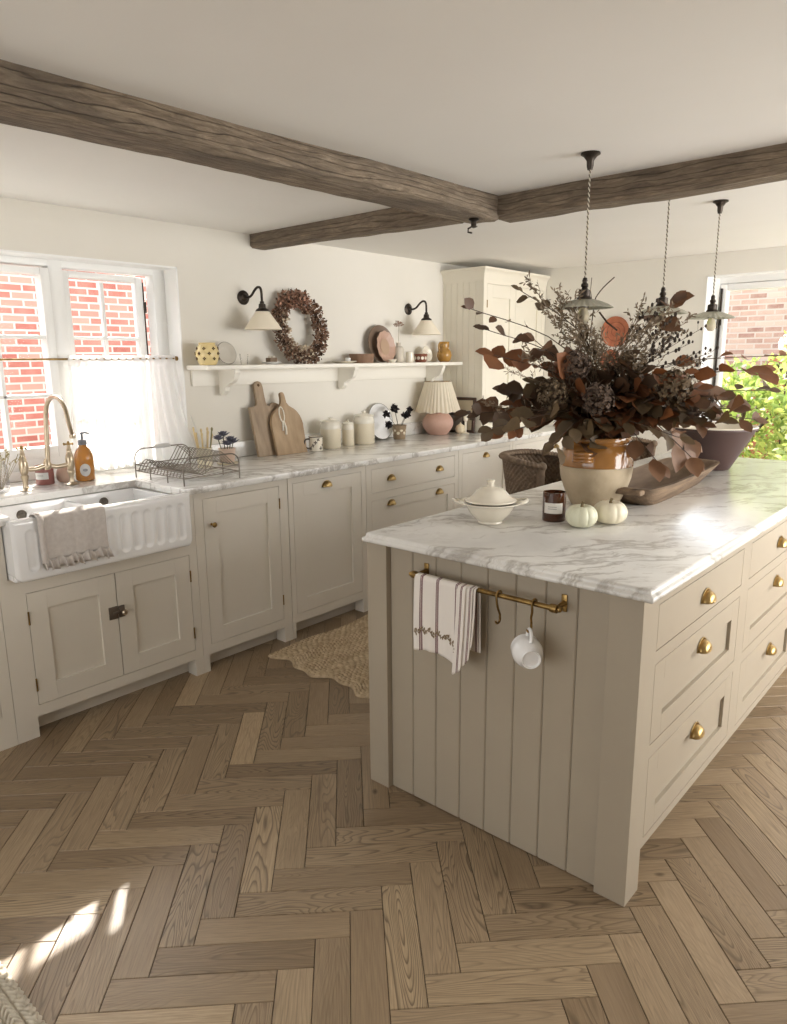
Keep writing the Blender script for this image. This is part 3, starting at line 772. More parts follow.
def tow_mesh():
    mb = MB(); bm = mb.bm; uvl = bm.loops.layers.uv.new('cloth'); nu, nv = 110, 60; vs = []
    for i in range(nu):
        u = i / (nu - 1); vs.append([(bm.verts.new(tow(u, -1 + 2.0 * j / (nv - 1))), u, j / (nv - 1)) for j in range(nv)])
    for i in range(nu - 1):
        for j in range(nv - 1):
            q = (vs[i][j], vs[i + 1][j], vs[i + 1][j + 1], vs[i][j + 1]); f = bm.faces.new([z_[0] for z_ in q])
            for lp, z_ in zip(f.loops, q): lp[uvl].uv = (z_[1], z_[2])
    return mb.done('cloth', TOW, t, solid=.0022, smooth=180)
tow_mesh()
EMB = mat('taupe_embroidery', srgb(138, 120, 96), .9)
mb = MB(); rs = random.Random(4)
for i in range(26):
    u = .02 + .60 * i / 26; v0 = .74 + .022 * sin(i * 1.3)
    p = tow(u, v0, .0022)
    for k in range(2):
        a = rs.uniform(-.5, .5) + (1 if k else -1) * .9; d = V((cos(a) * .9, 0, sin(a)))
        mb.leaf(p, d, V((0, -1, 0)), rs.uniform(.010, .015), .0062, .02, 0)
mb.tube([tow(.02 + .6 * i / 40, .74 + .02 * sin(i * .85), .0022) for i in range(41)], .0009, 4)
mb.done('leaf_border', EMB, t)

# ================================================================ TALL DRESSER CUPBOARD ON THE WORKTOP
t = thing('dresser_cupboard', 'tall cream two door cupboard with cornice standing on the far worktop', 'cupboard', (.15, 3.65, .92))
DX, DY0, DY1, DZ = .297, 3.205, 4.112, 2.045
mb = MB(); mb.box(XW + .002, DX - .022, DY0 + .012, DY1 - .001, .9225, DZ); mb.done('carcass', CREAMP, t, smooth=0)
mb = MB(); nb = 6; w_ = (DX - .02 - XW - .02) / nb
for i in range(nb):
    a = XW + .02 + i * w_ + .0005; c = a + w_ - .001; v_ = .003; y = DY0 + .002
    mb.prism([(a, y + .012), (a, y + v_), (a + v_, y), (c - v_, y), (c, y + v_), (c, y + .012)], lambda q, r, d: V((q, r, d)), .9225, DZ)
mb.box(XW + .002, XW + .02, DY0, DY0 + .012, .9225, DZ).box(DX - .022, DX, DY0, DY0 + .03, .9225, DZ)
mb.done('side_panel', CREAMP, t, smooth=0)
frame(t, DX, DY0 + .0301, DY1 - .001, .9225, DZ, [(DY0 + .045, 3.647, .985, 2.025), (3.653, DY1 - .05, .985, 2.025)], CREAMP)
da = shaker('door', t, DX, DY0 + .045, 3.648, .985, 2.025, CREAMP, .075, .095); db = shaker('door', t, DX, 3.652, DY1 - .05, .985, 2.025, CREAMP, .075, .095)
for z in (1.12, 1.88): hinge_pin(da, DX, DY0 + .0455, z); hinge_pin(db, DX, DY1 - .0505, z)
for d, y in ((da, 3.61), (db, 3.69)):
    mb = MB(); mb.lathe([(0, 0), (.007, 0), (.0045, .006), (.0045, .014), (.011, .020), (.013, .026), (.009, .032), (0, .033)], (DX, y, 1.42), 16, M.Rotation(rad(90), 4, 'Y')); mb.done('knob', BRASSD, d)
mb = MB(); pr_ = [(.002, DZ - .005), (.002, DZ + .012), (.006, DZ + .02), (.010, DZ + .045), (.022, DZ + .068), (.032, DZ + .075), (.037, DZ + .080), (.037, DZ + .094)]
rows = []
for o_, z in pr_:
    rows.append([mb.bm.verts.new(p) for p in ((XW + .002, DY0 - o_, z), (DX + o_, DY0 - o_, z), (DX + o_, DY1, z), (XW + .002, DY1, z))])
for A, B in zip(rows, rows[1:]):
    for i in range(4): mb.bm.faces.new((A[i], A[(i + 1) % 4], B[(i + 1) % 4], B[i]))
mb.bm.faces.new(rows[-1]); mb.bm.faces.new(list(reversed(rows[0])))
mb.done('cornice', CREAMP, t, smooth=30)

# ================================================================ WALL SHELF AND WHAT STANDS ON IT
SZ = 1.457; SXF = .118
t = thing('wall_shelf', 'long white wall shelf with curved brackets above the worktop', 'shelf', (XW, 2, SZ))
mb = MB(); mb.box(XW + .001, SXF, .888, 3.20, SZ - .024, SZ, .003); mb.done('board', TRIM, t, smooth=30)
mb = MB(); mb.box(XW + .001, XW + .018, .912, 3.12, SZ - .115, SZ - .0245, .003); mb.done('back_rail', TRIM, t, smooth=30)
for y in (1.10, 2.05, 2.99):
    mb = MB(); x0 = XW + .0185
    poly = [(x0, SZ - .0245), (SXF - .02, SZ - .0245), (SXF - .02, SZ - .040)]
    poly += [(SXF - .028 - .05 * (1 - cos(rad(a))) - .0, SZ - .045 - .055 * sin(rad(a))) for a in range(10, 91, 16)]
    poly += [(x0 + .055, SZ - .125), (x0 + .052, SZ - .145), (x0 + .036, SZ - .163), (x0 + .018, SZ - .170), (x0, SZ - .160)]
    mb.prism(poly, lambda a, b_2, d: V((a, d, b_2)), y - .016, y + .016); mb.done('bracket', TRIM, t, smooth=30)

def sconce(y, label, rz=0.):
    t = thing('wall_lamp', label, 'lamp', (XW, y, 1.84), 0, 'swan neck wall lamps above the shelf')
    P0 = V((XW, y, 1.838)); Rz = M.Translation(P0) @ M.Rotation(rz, 4, 'Z')
    mb = MB(); mb.lathe([(0, 0), (.040, 0), (.041, .006), (.034, .010), (.022, .014), (.018, .024), (.010, .030), (0, .031)], (0, 0, 0), 28, Rz @ M.Rotation(rad(90), 4, 'Y')); mb.done('wall_plate', BRONZE, t)
    pts = [(.02, 0, 0), (.05, 0, -.002), (.080, 0, .008), (.108, 0, .032), (.136, 0, .048), (.160, 0, .044), (.170, 0, .022), (.172, 0, -.018), (.172, 0, -.045)]
    mb = MB(); mb.tube([Rz @ p for p in smooth_path(pts, 5)], .0072, 12); mb.done('swan_neck', BRONZE, t)
    c = Rz @ V((.172, 0, -.036))
    mb = MB(); mb.lathe([(0, .008), (.011, .006), (.013, -.006), (.019, -.010), (.021, -.030), (.036, -.040), (.040, -.050), (0, -.050)], c, 28); mb.done('lamp_holder', BRONZE, t)
    mb = MB(); mb.lathe([(.036, -.0465), (.106, -.146), (.106, -.150), (.103, -.149), (.036, -.051)], c, 44); mb.done('lamp_shade', mat('cream_glass', srgb(232, 222, 202), .3, **{'Transmission Weight': .0, 'Subsurface Weight': .0}), t)
    mb = MB(); mb.ball(c + V((0, 0, -.095)), .022, 16, 10, sz=1.25); mb.done('bulb', mat('bulb_glass', srgb(240, 236, 225), .15), t)
sconce(1.297, 'cream cone shade wall lamp on dark swan neck, left of the wreath', 0)
sconce(2.784, 'cream cone shade wall lamp on dark swan neck, nearest the dresser cupboard', 0)

# pierced yellow jug
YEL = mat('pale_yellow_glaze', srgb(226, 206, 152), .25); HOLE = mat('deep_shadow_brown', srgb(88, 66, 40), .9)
def place(x, y, z=SZ): return V((x, y, z + .0008))
t = thing('lantern_pot', 'small pale yellow pierced pottery lantern at the shelf left end', 'pot', place(.03, .955))
c = place(.03, .955); PR = [(0, .002), (.042, 0), (.050, .010), (.062, .045), (.063, .070), (.052, .100), (.042, .112), (.046, .118), (.042, .120), (.038, .112), (0, .105)]
mb = MB(); mb.lathe(PR, c, 36); mb.done('body', YEL, t)
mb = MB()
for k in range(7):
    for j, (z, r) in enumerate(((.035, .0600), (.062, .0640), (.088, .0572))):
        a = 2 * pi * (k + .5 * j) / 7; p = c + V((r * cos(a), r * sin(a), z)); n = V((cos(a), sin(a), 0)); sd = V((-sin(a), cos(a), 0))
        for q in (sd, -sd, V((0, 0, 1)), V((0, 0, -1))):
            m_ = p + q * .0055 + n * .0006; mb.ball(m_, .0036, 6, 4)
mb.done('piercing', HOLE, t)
# glass domed dish / plate behind
CLEAR = mat('clear_glass', (1, 1, 1), .02, **{'Transmission Weight': 1., 'IOR': 1.3}); CLEAR.node_tree.nodes['Principled BSDF'].inputs['Alpha'].default_value = .45
def plate_profile(r, d=.02, th=.004):
    return [(0, 0), (r * .55, 0), (r * .62, .002), (r * .97, d - .001), (r, d), (r * .985, d + th * .6), (r * .62, th + .002), (r * .55, th), (0, th)]
def leaning_plate(name, label, y, r, m, z=SZ, x=.0, lean=14, face=None, parts=None, mod=None, sy=1., d=.02, group=None, yaw=0):
    """a plate stood on its rim and leaning back on the wall"""
    t = thing(name, label, 'plate', (x, y, z + .001), 0, group)
    Tm = M.Translation((x, y, z + .001)) @ M.Rotation(rad(yaw), 4, 'Z') @ M.Rotation(rad(-lean), 4, 'Y') @ M.Translation((0, 0, r)) @ M.Rotation(rad(90), 4, 'Y')
    mb = MB(); mb.lathe(plate_profile(r, d), (0, 0, 0), 48, Tm, mod=mod, sy=sy); mb.done('dish', m, t)
    if parts: parts(t, Tm, r)
    return t
def silver_rim(t, Tm, r):
    mb = MB(); mb.tube([Tm @ V((r * 1.0 * cos(a), r * 1.0 * sin(a), .02)) for a in [2 * pi * i / 40 for i in range(40)]], .0022, 6, closed=True); mb.done('rim', mat('pewter', srgb(150, 146, 138), .35, .8), t)
leaning_plate('glass_plate', 'clear plate with grey metal rim leaning beside the pierced yellow pot', 1.095, .062, mat('smoked_pale_glass', srgb(205, 200, 190), .1), x=.01, lean=16, parts=silver_rim)
t = thing('glass_tumbler', 'small pale glass tumbler on the shelf right of the metal rimmed plate', 'glass', place(.03, 1.20))
mb = MB(); mb.lathe([(0, 0), (.020, 0), (.027, .060), (.0255, .060), (.019, .004), (0, .004)], place(.03, 1.20), 24); mb.done('glass', CLEAR, t)
# saucer with a small brown cube cake / candle
t = thing('saucer', 'small white saucer on the shelf below the left wall lamp', 'saucer', place(.03, 1.40))
mb = MB(); mb.lathe([(0, 0), (.03, 0), (.035, .003), (.060, .012), (.058, .014), (.03, .006), (0, .005)], place(.03, 1.40), 32); mb.done('dish', CERAM, t)
t = thing('trinket_box', 'little brown and white box standing on the small white saucer', 'box', place(.03, 1.398, SZ + .0062))
c = place(.03, 1.398, SZ + .006); mb = MB(); mb.box(c.x - .022, c.x + .022, c.y - .026, c.y + .026, c.z, c.z + .032, .003); mb.done('box', mat('mottled_brown', srgb(120, 100, 78), .6), t)
mb = MB()
rs = random.Random(3)
for k in range(9): mb.ball((c.x + rs.uniform(-.015, .015), c.y + rs.uniform(-.02, .02), c.z + .036), .007, 8, 5)
mb.done('flower_topping', mat('off_white_petals', srgb(226, 218, 202), .8), t)

# ---------------------------------------------------------------- dried wreath
t = thing('dried_wreath', 'round wreath of dried brown and pink flowers propped on the shelf', 'wreath', (.03, 1.66, SZ + .001))
wc = V((.0, 1.66, 1.672)); lean = rad(-9)
Wm = M.Translation(wc) @ M.Rotation(lean, 4, 'Y')
mb = MB()
for k in range(7):
    ph = rs.uniform(0, 6); pts = []
    for i in range(60):
        a = 2 * pi * i / 60; r = .163 + .012 * sin(a * 5 + ph); pts.append(Wm @ V((.014 * cos(a * 7 + ph), r * 1. * cos(a), r * 1.08 * sin(a))))
    mb.tube(pts, .0042, 5, closed=True)
mb.done('twig_ring', mat('dark_twig', srgb(82, 62, 50), .9), t)
def petals(mb, rs, n, cfun, size):
    for _ in range(n):
        p, nn = cfun(); d = V((rs.gauss(0, 1), rs.gauss(0, 1), rs.gauss(0, 1))).normalized(); d = (d + nn * .9).normalized()
        L = size * rs.uniform(.6, 1.25); mb.leaf(p, d, V((rs.gauss(0, 1), rs.gauss(0, 1), rs.gauss(0, 1))), L, L * .75, .25, .2)
for nm, n, col, sz, (a0, a1), rr in (('brown_florets', 1300, srgb(140, 112, 92), .021, (0, 360), 1), ('pink_florets', 420, srgb(184, 144, 122), .020, (60, 150), 1), ('cream_florets', 300, srgb(206, 190, 166), .019, (150, 290), .88), ('dark_foliage', 420, srgb(88, 68, 56), .020, (0, 360), 1.04), ('rust_florets', 130, srgb(150, 98, 70), .015, (-40, 80), 1.06)):
    mb = MB()
    def cf():
        a = rad(rs.uniform(a0, a1)); b_2 = rs.uniform(0, 2 * pi); q = .041 * rs.uniform(.4, 1) ; lump = 1 + .12 * N.noise(V((cos(a) * 3, sin(a) * 3, 1)))
        r = .165 * rr * lump + q * cos(b_2); p = Wm @ V((q * sin(b_2) * .9 + .004, r * cos(a), r * 1.08 * sin(a)))
        n = (V((sin(b_2), cos(b_2) * cos(a), cos(b_2) * sin(a)))).normalized(); return p, n
    petals(mb, rs, n, cf, sz); mb.done(nm, mat(nm, col, .9), t, recalc=False)
mb = MB()
for _ in range(14):
    a = rad(rs.choice([rs.uniform(95, 150), rs.uniform(200, 300), rs.uniform(-30, 60)])); p = Wm @ V((.0, .19 * cos(a), .205 * sin(a))); d = V((rs.uniform(-.2, .3), cos(a) + rs.uniform(-.6, .6), sin(a) + rs.uniform(-.6, .6))).normalized()
    mb.tube(smooth_path([p, p + d * .02 + V((0, 0, .004)), p + d * .042], 3), .0012, 4)
mb.done('loose_sprigs', mat('dark_twig_tip', srgb(92, 72, 58), .9), t)

# plates, bowls, jug further along the shelf
t = thing('cream_plate', 'flat cream plate lying on the shelf right of the wreath', 'plate', place(.03, 2.005))
mb = MB(); mb.lathe(plate_profile(.085, .012), place(.03, 2.005), 40); mb.done('dish', CREAMC, t)
t = thing('egg_cup', 'tiny white cup standing on the flat cream plate', 'cup', place(.03, 2.04, SZ + .0048))
mb = MB(); mb.lathe([(0, 0), (.014, 0), (.016, .004), (.018, .030), (.016, .030), (.013, .006), (0, .006)], place(.03, 2.04, SZ + .0048), 20); mb.done('body', CERAM, t)
BRN = noisy('brown_stoneware', srgb(150, 120, 98), srgb(128, 100, 80), 12, .6)
t = thing('brown_bowl', 'straight sided brown stoneware bowl on the shelf left of the oval dishes', 'bowl', place(.03, 2.17))
mb = MB(); mb.lathe([(0, 0), (.072, 0), (.078, .006), (.084, .055), (.088, .060), (.081, .060), (.073, .010), (0, .008)], place(.03, 2.17), 40); mb.done('body', BRN, t)
BRO2 = noisy('dark_brown_dish', srgb(124, 104, 88), srgb(106, 88, 74), 10, .4)
leaning_plate('oval_dish', 'large dark brown oval dish leaning on the wall behind the pink dish', 2.425, .128, BRO2, x=-.028, lean=7, sy=1.04)
PINK = noisy('dusty_pink_glaze', srgb(190, 158, 140), srgb(174, 142, 124), 14, .4)
leaning_plate('scalloped_dish', 'dusty pink scalloped dish leaning in front of the dark oval dish', 2.435, .108, PINK, x=.012, lean=9, sy=.88, mod=lambda a, k: 1 + (.035 * cos(a * 12) if 3 <= k <= 6 else 0),
  parts=lambda t, Tm, r: MB().lathe([(0, .005), (r * .5, .005), (r * .52, .0075), (0, .0075)], (0, 0, 0), 32, Tm, sy=.8).done('pale_centre', mat('pale_biscuit', srgb(176, 148, 124), .5), t))
t = thing('tiny_bowl', 'tiny cream bowl in front of the pink scalloped dish', 'bowl', place(.075, 2.43))
mb = MB(); mb.lathe([(0, 0), (.018, 0), (.032, .022), (.030, .022), (.016, .004), (0, .004)], place(.085, 2.42), 24); mb.done('body', CREAMC, t)
t = thing('bud_vase', 'pale stoneware bud vase on the shelf under the dried flower', 'vase', place(.02, 2.56))
c = place(.02, 2.56); mb = MB(); mb.lathe([(0, 0), (.032, 0), (.036, .006), (.036, .095), (.030, .108), (.017, .116), (.017, .134), (.020, .138), (.013, .138), (.013, .118), (0, .115)], c, 28); mb.done('body', noisy('pale_stoneware', srgb(206, 198, 184), srgb(190, 181, 166), 9, .5), t)
t = thing('dried_flower', 'single dried umbel flower standing in the pale bud vase', 'flower', (.02, 2.56, SZ + .12))
mb = MB(); mb.tube([(.02, 2.56, SZ + .120), (.018, 2.562, SZ + .19), (.02, 2.565, SZ + .25)], .0013, 5); mb.done('stem', mat('dry_stem', srgb(134, 116, 92), .9), t)
mb = MB()
for _ in range(44):
    d = V((rs.gauss(0, .5), rs.gauss(0, .5), abs(rs.gauss(.5, .3)))).normalized(); p = V((.02, 2.565, SZ + .25)) + d * rs.uniform(.022, .042)
    mb.tube([(.02, 2.565, SZ + .25), p], .0006, 3); mb.ball(p, .0042, 6, 4)
mb.done('umbel', mat('dusty_rose_umbel', srgb(150, 122, 104), .9), t)
t = thing('ribbed_pot', 'little white ribbed pot beside the bud vase', 'pot', place(.07, 2.60))
mb = MB(); mb.lathe([(0, 0), (.024, 0)] + [(.026 + .0018 * (i % 2), .004 + .0085 * i) for i in range(9)] + [(.022, .074), (0, .07)], place(.07, 2.625), 24); mb.done('body', CREAMC, t)
t = thing('patterned_cup', 'small red brown and cream patterned cup near the yellow jug', 'cup', place(.035, 2.79))
c = place(.035, 2.79); mb = MB(); mb.lathe([(0, 0), (.036, 0), (.044, .010), (.048, .056), (.050, .060), (.045, .060), (.040, .012), (0, .010)], c, 32); mb.done('body', noisy('red_brown_glaze', srgb(140, 84, 62), srgb(112, 66, 50), 10, .35), t)
mb = MB()
for k in range(10):
    a = 2 * pi * k / 10; p = c + V((.0465 * cos(a), .0465 * sin(a), .030)); mb.lathe([(0, .0018), (.011, .0012), (.012, 0)], p, 10, M.Rotation(a, 4, 'Z') @ M.Rotation(rad(90), 4, 'Y'))
mb.done('cream_medallions', CREAMC, t)
def speck(t, Tm, r):
    mb = MB()
    for i in range(5):
        for k in range(6 + i * 5):
            a = 2 * pi * k / (6 + i * 5) + i; q = r * (.2 + .17 * i); mb.ball(Tm @ V((q * cos(a), q * sin(a), .0045 + (.012 * max(0, q / r - .6) / .4))), .0028, 5, 4)
    mb.done('speckled_pattern', mat('soft_brown_print', srgb(140, 118, 104), .6), t)
leaning_plate('speckled_plate', 'small cream plate with brown speckles leaning left of the ochre jug', 2.90, .058, CREAMC, x=.0, lean=13, parts=speck)
OCH = noisy('ochre_glaze', srgb(180, 140, 74), srgb(150, 110, 52), 7, .2, .05)
t = thing('ochre_jug', 'small bulbous ochre glazed jug at the shelf right end', 'jug', place(.03, 3.08))
c = place(.03, 3.08); mb = MB(); mb.lathe([(0, 0), (.034, 0), (.048, .015), (.057, .045), (.053, .075), (.038, .095), (.034, .100), (.036, .122), (.038, .146), (.040, .150), (.035, .150), (.038, .12), (.034, .1), (0, .09)], c, 36); mb.done('body', OCH, t)
mb = MB(); mb.tube(smooth_path([c + V(p) for p in ((.0, -.043, .140), (.004, -.068, .135), (.006, -.076, .105), (.004, -.064, .070))], 5), .006, 10); mb.done('handle', OCH, t)

# ================================================================ ON THE LONG WORKTOP
CZ = .9206
WOOD = noisy('pale_board_wood', srgb(172, 152, 128), srgb(142, 122, 100), 5, .6, .2, .002, stretch=(6, 6, .8))
WOOD2 = noisy('warm_board_wood', srgb(178, 154, 124), srgb(148, 124, 96), 4, .6, .2, .002, stretch=(6, 6, .8))
def board(name, label, outline, x, y, lean, th, m, hole=None, yaw=0, cat='chopping board'):
    Tm = M.Translation((x, y, CZ)) @ M.Rotation(rad(yaw), 4, 'Z') @ M.Rotation(rad(-lean), 4, 'Y')
    mb = MB(); mb.prism(outline, lambda a, b_2, d: Tm @ V((d, a, b_2)), -th, 0, .003)
    t = thing(name, label, cat, (x, y, CZ)); mb.done('board', m, t, smooth=40)
    if hole:
        mb = MB(); mb.lathe([(0, .0006), (.008, .0006), (.009, 0)], (0, 0, 0), 16, Tm @ M.Translation((0, hole[0], hole[1])) @ M.Rotation(rad(90), 4, 'Y')); mb.done('hanging_hole', HOLE, t)
    return t, Tm
o1 = [(-.085, 0), (.085, 0), (.098, .285), (.035, .300), (.030, .32)] + [(.030 + .0 * k, .32 + .1 * k) for k in (0.5, .9)] + arc(0, .42, .030, 0, 180, 8) + [(-.030, .40), (-.028, .32), (-.04, .300), (-.092, .298)]
board('chopping_board', 'tall rectangular wooden chopping board with a long handle, leaning on the wall', o1, .045, 1.350, 12, .022, WOOD, (0, .425))
o2 = [(-.118, 0), (.118, 0), (.124, .17)] + arc(0, .175, .122, 0, 74, 8) + [(.018, .315), (.016, .36)] + arc(0, .365, .016, 0, 180, 6) + [(-.016, .33), (-.018, .315)] + arc(0, .175, .122, 106, 180, 8)
t, Tm = board('chopping_board', 'round topped wooden chopping board with a cord loop, in front of the taller one', o2, .085, 1.492, 13, .02, WOOD2)
mb = MB(); mb.tube([Tm @ V((.003, -.035 + .018 * sin(a), .245 + .045 * cos(a))) for a in [2 * pi * i / 20 for i in range(20)]], .004, 6, closed=True).tube([Tm @ V(p) for p in ((.004, -.03, .20), (.005, -.022, .16), (.006, -.03, .12))], .006, 6).tube([Tm @ V(p) for p in ((.004, -.038, .20), (.006, -.045, .17), (.006, -.048, .145))], .005, 6)
mb.done('cord_loop', mat('white_cord', srgb(226, 220, 208), .9), t)
o3 = [(-.05, 0), (.05, 0), (.05, .24)] + arc(0, .26, .05, 0, 180, 10) + [(-.05, .24)]
board('chopping_board', 'small dark wooden board almost hidden behind the round topped board', o3, -.005, 1.46, 6, .014, WOOD)

t = thing('mug', 'cream mug with brown flower pattern beside the round topped board', 'mug', (.095, 1.672, CZ))
c = V((.095, 1.672, CZ)); mb = MB(); mb.lathe([(0, 0), (.038, 0), (.043, .003), (.043, .088), (.0445, .092), (.040, .092), (.039, .006), (0, .006)], c, 36); mb.done('body', CREAMC, t)
mb = MB(); mb.tube([c + V((.0442 * cos(a), .0442 * sin(a), .090)) for a in [2 * pi * i / 36 for i in range(36)]], .0025, 6, closed=True)
for k in range(16):
    a = 2 * pi * k / 16; z = .02 + .018 * (k % 4)
    for j in range(4):
        d = V((-sin(a) * cos(j * 1.6 + k), cos(a) * cos(j * 1.6 + k), sin(j * 1.6 + k))); mb.leaf(c + V((.0436 * cos(a), .0436 * sin(a), z)), d, V((cos(a), sin(a), 0)), .013, .007, 0, 0)
mb.done('flower_pattern', mat('dark_brown_print', srgb(70, 56, 46), .5), t, recalc=False)
mb = MB(); mb.tube(smooth_path([c + V(p) for p in ((-.012, -.040, .078), (-.022, -.066, .074), (-.026, -.074, .048), (-.020, -.062, .024), (-.012, -.041, .018))], 5), .0055, 10); mb.done('handle', mat('dark_brown_print_2', srgb(70, 56, 46), .4), t)

GL2 = mat('stoneware_cream_lower', srgb(214, 204, 182), .35); GL1 = mat('cream_glaze_upper', srgb(224, 219, 206), .15)
def jar(label, y, r, h, x=.05):
    t = thing('storage_jar', label, 'jar', (x, y, CZ), 0, 'lidded cream storage jars')
    c = V((x, y, CZ)); k = h
    mb = MB(); mb.lathe([(0, 0), (r * .93, 0), (r, .006), (r, k * .62)], c, 40); mb.done('body', GL2, t)
    mb = MB(); mb.lathe([(r, k * .62), (r * 1.012, k * .63), (r * 1.0, k * .72), (r * .90, k * .80), (r * .86, k * .83), (0, k * .83)], c, 40); mb.done('shoulder', GL1, t)
    mb = MB(); mb.lathe([(0, k * .832), (r * .97, k * .832), (r * .99, k * .85), (r * .92, k * .875), (r * .4, k * .91), (r * .18, k * .92), (r * .16, k * .945), (r * .24, k * .965), (r * .24, k * .985), (0, k)], c, 40); mb.done('lid', GL1, t)
jar('medium lidded cream jar, leftmost of the three storage jars', 1.845, .066, .20)
jar('smallest lidded cream jar between the two larger jars', 2.005, .040, .172)
jar('largest lidded cream jar, next to the round plate', 2.160, .071, .222)

leaning_plate('dinner_plate', 'grey white plate with dark rim leaning behind the black flowers', 2.405, .128, CERAM, z=.92, x=-.012, lean=12, sy=.97,
  parts=lambda t, Tm, r: MB().tube([Tm @ V((r * cos(a), r * .97 * sin(a), .021)) for a in [2 * pi * i / 48 for i in range(48)]], .0022, 6, closed=True).done('dark_rim', mat('grey_rim', srgb(120, 116, 108), .4), t))
t = thing('flower_pot', 'small brown stoneware pot holding black flowers', 'pot', (.06, 2.515, CZ))
c = V((.06, 2.515, CZ)); mb = MB(); mb.lathe([(0, 0), (.040, 0), (.043, .006), (.051, .095), (.054, .100), (.048, .100), (.038, .012), (0, .012)], c, 32); mb.done('body', noisy('grey_brown_pot', srgb(158, 138, 112), srgb(126, 108, 86), 14, .6), t)
mb = MB()
for k in range(12):
    a = 2 * pi * k / 12; mb.lathe([(0, .0025), (.010, .001), (.012, -.001)], c + V((.0470 * cos(a), .0470 * sin(a), .045 + .02 * (k % 2))), 8, M.Rotation(a, 4, 'Z') @ M.Rotation(rad(90), 4, 'Y'))
mb.done('raised_pattern', GL2, t)
BLK = mat('black_petals', srgb(34, 26, 28), .8)
for i, (dx, dy, dz) in enumerate(((.02, -.08, .225), (-.0, -.14, .185), (.04, -.16, .115), (.0, -.045, .06 + .15), (.03, .05, .175), (.02, .09, .205), (.03, .03, .165))):
    t = thing('black_flower', 'black ruffled flower on a thin stem from the brown pot', 'flower', (.06, 2.55, CZ + .013), 0, 'black flowers in the small pot')
    e = c + V((dx, dy, dz)); mb = MB(); mb.tube(smooth_path([c + V((0, 0, .014)), c + V((dx * .35, dy * .3, .10)), e], 5), .0014, 5); mb.done('stem', mat('dark_stem', srgb(80, 74, 58), .8), t)
    mb = MB()
    for _ in range(22):
        d = V((rs.gauss(0, 1), rs.gauss(0, 1), rs.gauss(.2, 1))).normalized(); mb.leaf(e, d, V((rs.gauss(0, 1), rs.gauss(0, 1), rs.gauss(0, 1))), rs.uniform(.020, .036), .024, .3, .3)
    mb.done('petals', BLK, t, recalc=False)

# table lamp
t = thing('table_lamp', 'table lamp with pink ribbed pottery base and gathered cream shade', 'lamp', (.075, 2.945, CZ))
c = V((.075, 2.945, CZ)); LP = [(0, 0), (.072, 0)]
for i in range(25):
    z = .004 + .150 * i / 24; r = .072 + .045 * sin(pi * min(1, (z / .150)) ** 1.15 * .93) ** .9; LP.append((r + .0012 * (i % 2), z))
LP += [(.062, .160), (.066, .172), (.058, .176), (0, .176)]
mb = MB(); mb.lathe(LP, c, 44); mb.done('base', noisy('pink_terracotta', srgb(198, 162, 148), srgb(184, 148, 132), 9, .6), t, smooth=30)
mb = MB(); mb.tube([c + V((0, 0, .17)), c + V((0, 0, .26))], .007, 10); mb.ball(c + V((0, 0, .285)), .024, 12, 8); mb.done('lamp_holder', BRASSD, t)
SHM = mat('gathered_linen_shade', srgb(240, 232, 214), .9); nn = NT(SHM); tl = nn.n('BsdfTranslucent'); tl.inputs[0].default_value = (*srgb(240, 230, 208), 1); ms = nn.n('MixShader'); ms.inputs[0].default_value = .35
nn.l(nn.b.outputs[0], ms.inputs[1]); nn.l(tl.outputs[0], ms.inputs[2]); nn.l(ms.outputs[0], nn.t.nodes['Material Output'].inputs[0])
def shade(u, v_):
    a = 2 * pi * u; r = (.100 + .066 * v_ ** 1.05) * (1 + (.012 + .028 * v_) * sin(a * 34 + sin(a * 5)) + .014 * sin(a * 11 + 1) * v_)
    return c + V((r * cos(a), r * sin(a), .395 - .225 * v_ - .004 * sin(a * 9) * v_))
mb = MB(); mb.grid(shade, 240, 16, closeu=True); mb.done('lamp_shade', SHM, t, smooth=180)
mb = MB()
for v_ in (0, ): mb.tube([c + V((.1005 * cos(a), .1005 * sin(a), .395)) for a in [2 * pi * i / 40 for i in range(40)]], .002, 6, closed=True)
for k in range(3): mb.tube([c + V((.1 * cos(k * 2.09), .1 * sin(k * 2.09), .39)), c + V((0, 0, .30))], .0015, 5)
mb.done('shade_ring', BRASSD, t)
t = thing('ornament', 'little cream ball ornament right of the pink lamp base', 'ornament', (.18, 3.085, CZ))
mb = MB(); mb.lathe([(0, .002), (.022, 0), (.036, .016), (.039, .036), (.030, .058), (.014, .068), (.006, .076), (.003, .084), (0, .085)], (.175, 3.10, CZ), 30, mod=lambda a, k: 1 + .05 * cos(a * 8)); mb.done('body', noisy('cream_wool', srgb(228, 216, 190), srgb(214, 200, 172), 60, .9, .5, .003), t)
def pic_frame(label, x0, x1, z1, y, w_, m, fill):
    t = thing('picture_frame', label, 'picture frame', ((x0 + x1) / 2, y, CZ))
    Tm = M.Translation((0, y, CZ)) @ M.Rotation(rad(-5), 4, 'X')
    mb = MB(); mb.box(x0, x0 + w_, 0, .016, 0, z1, .002, mx=Tm).box(x1 - w_, x1, 0, .016, 0, z1, .002, mx=Tm).box(x0 + w_, x1 - w_, 0, .016, 0, w_, .002, mx=Tm).box(x0 + w_, x1 - w_, 0, .016, z1 - w_, z1, .002, mx=Tm); mb.done('frame', m, t)
    mb = MB(); mb.box(x0 + w_ - .002, x1 - w_ + .002, .006, .012, w_ - .002, z1 - w_ + .002, mx=Tm); mb.done('picture', fill, t)
DKW = noisy('dark_stained_wood', srgb(74, 52, 42), srgb(56, 38, 30), 12, .4)
pic_frame('tall dark wooden picture frame leaning on the dresser cupboard behind the lamp', .02, .252, .27, 3.160, .022, DKW, mat('aged_paper', srgb(196, 184, 160), .8))
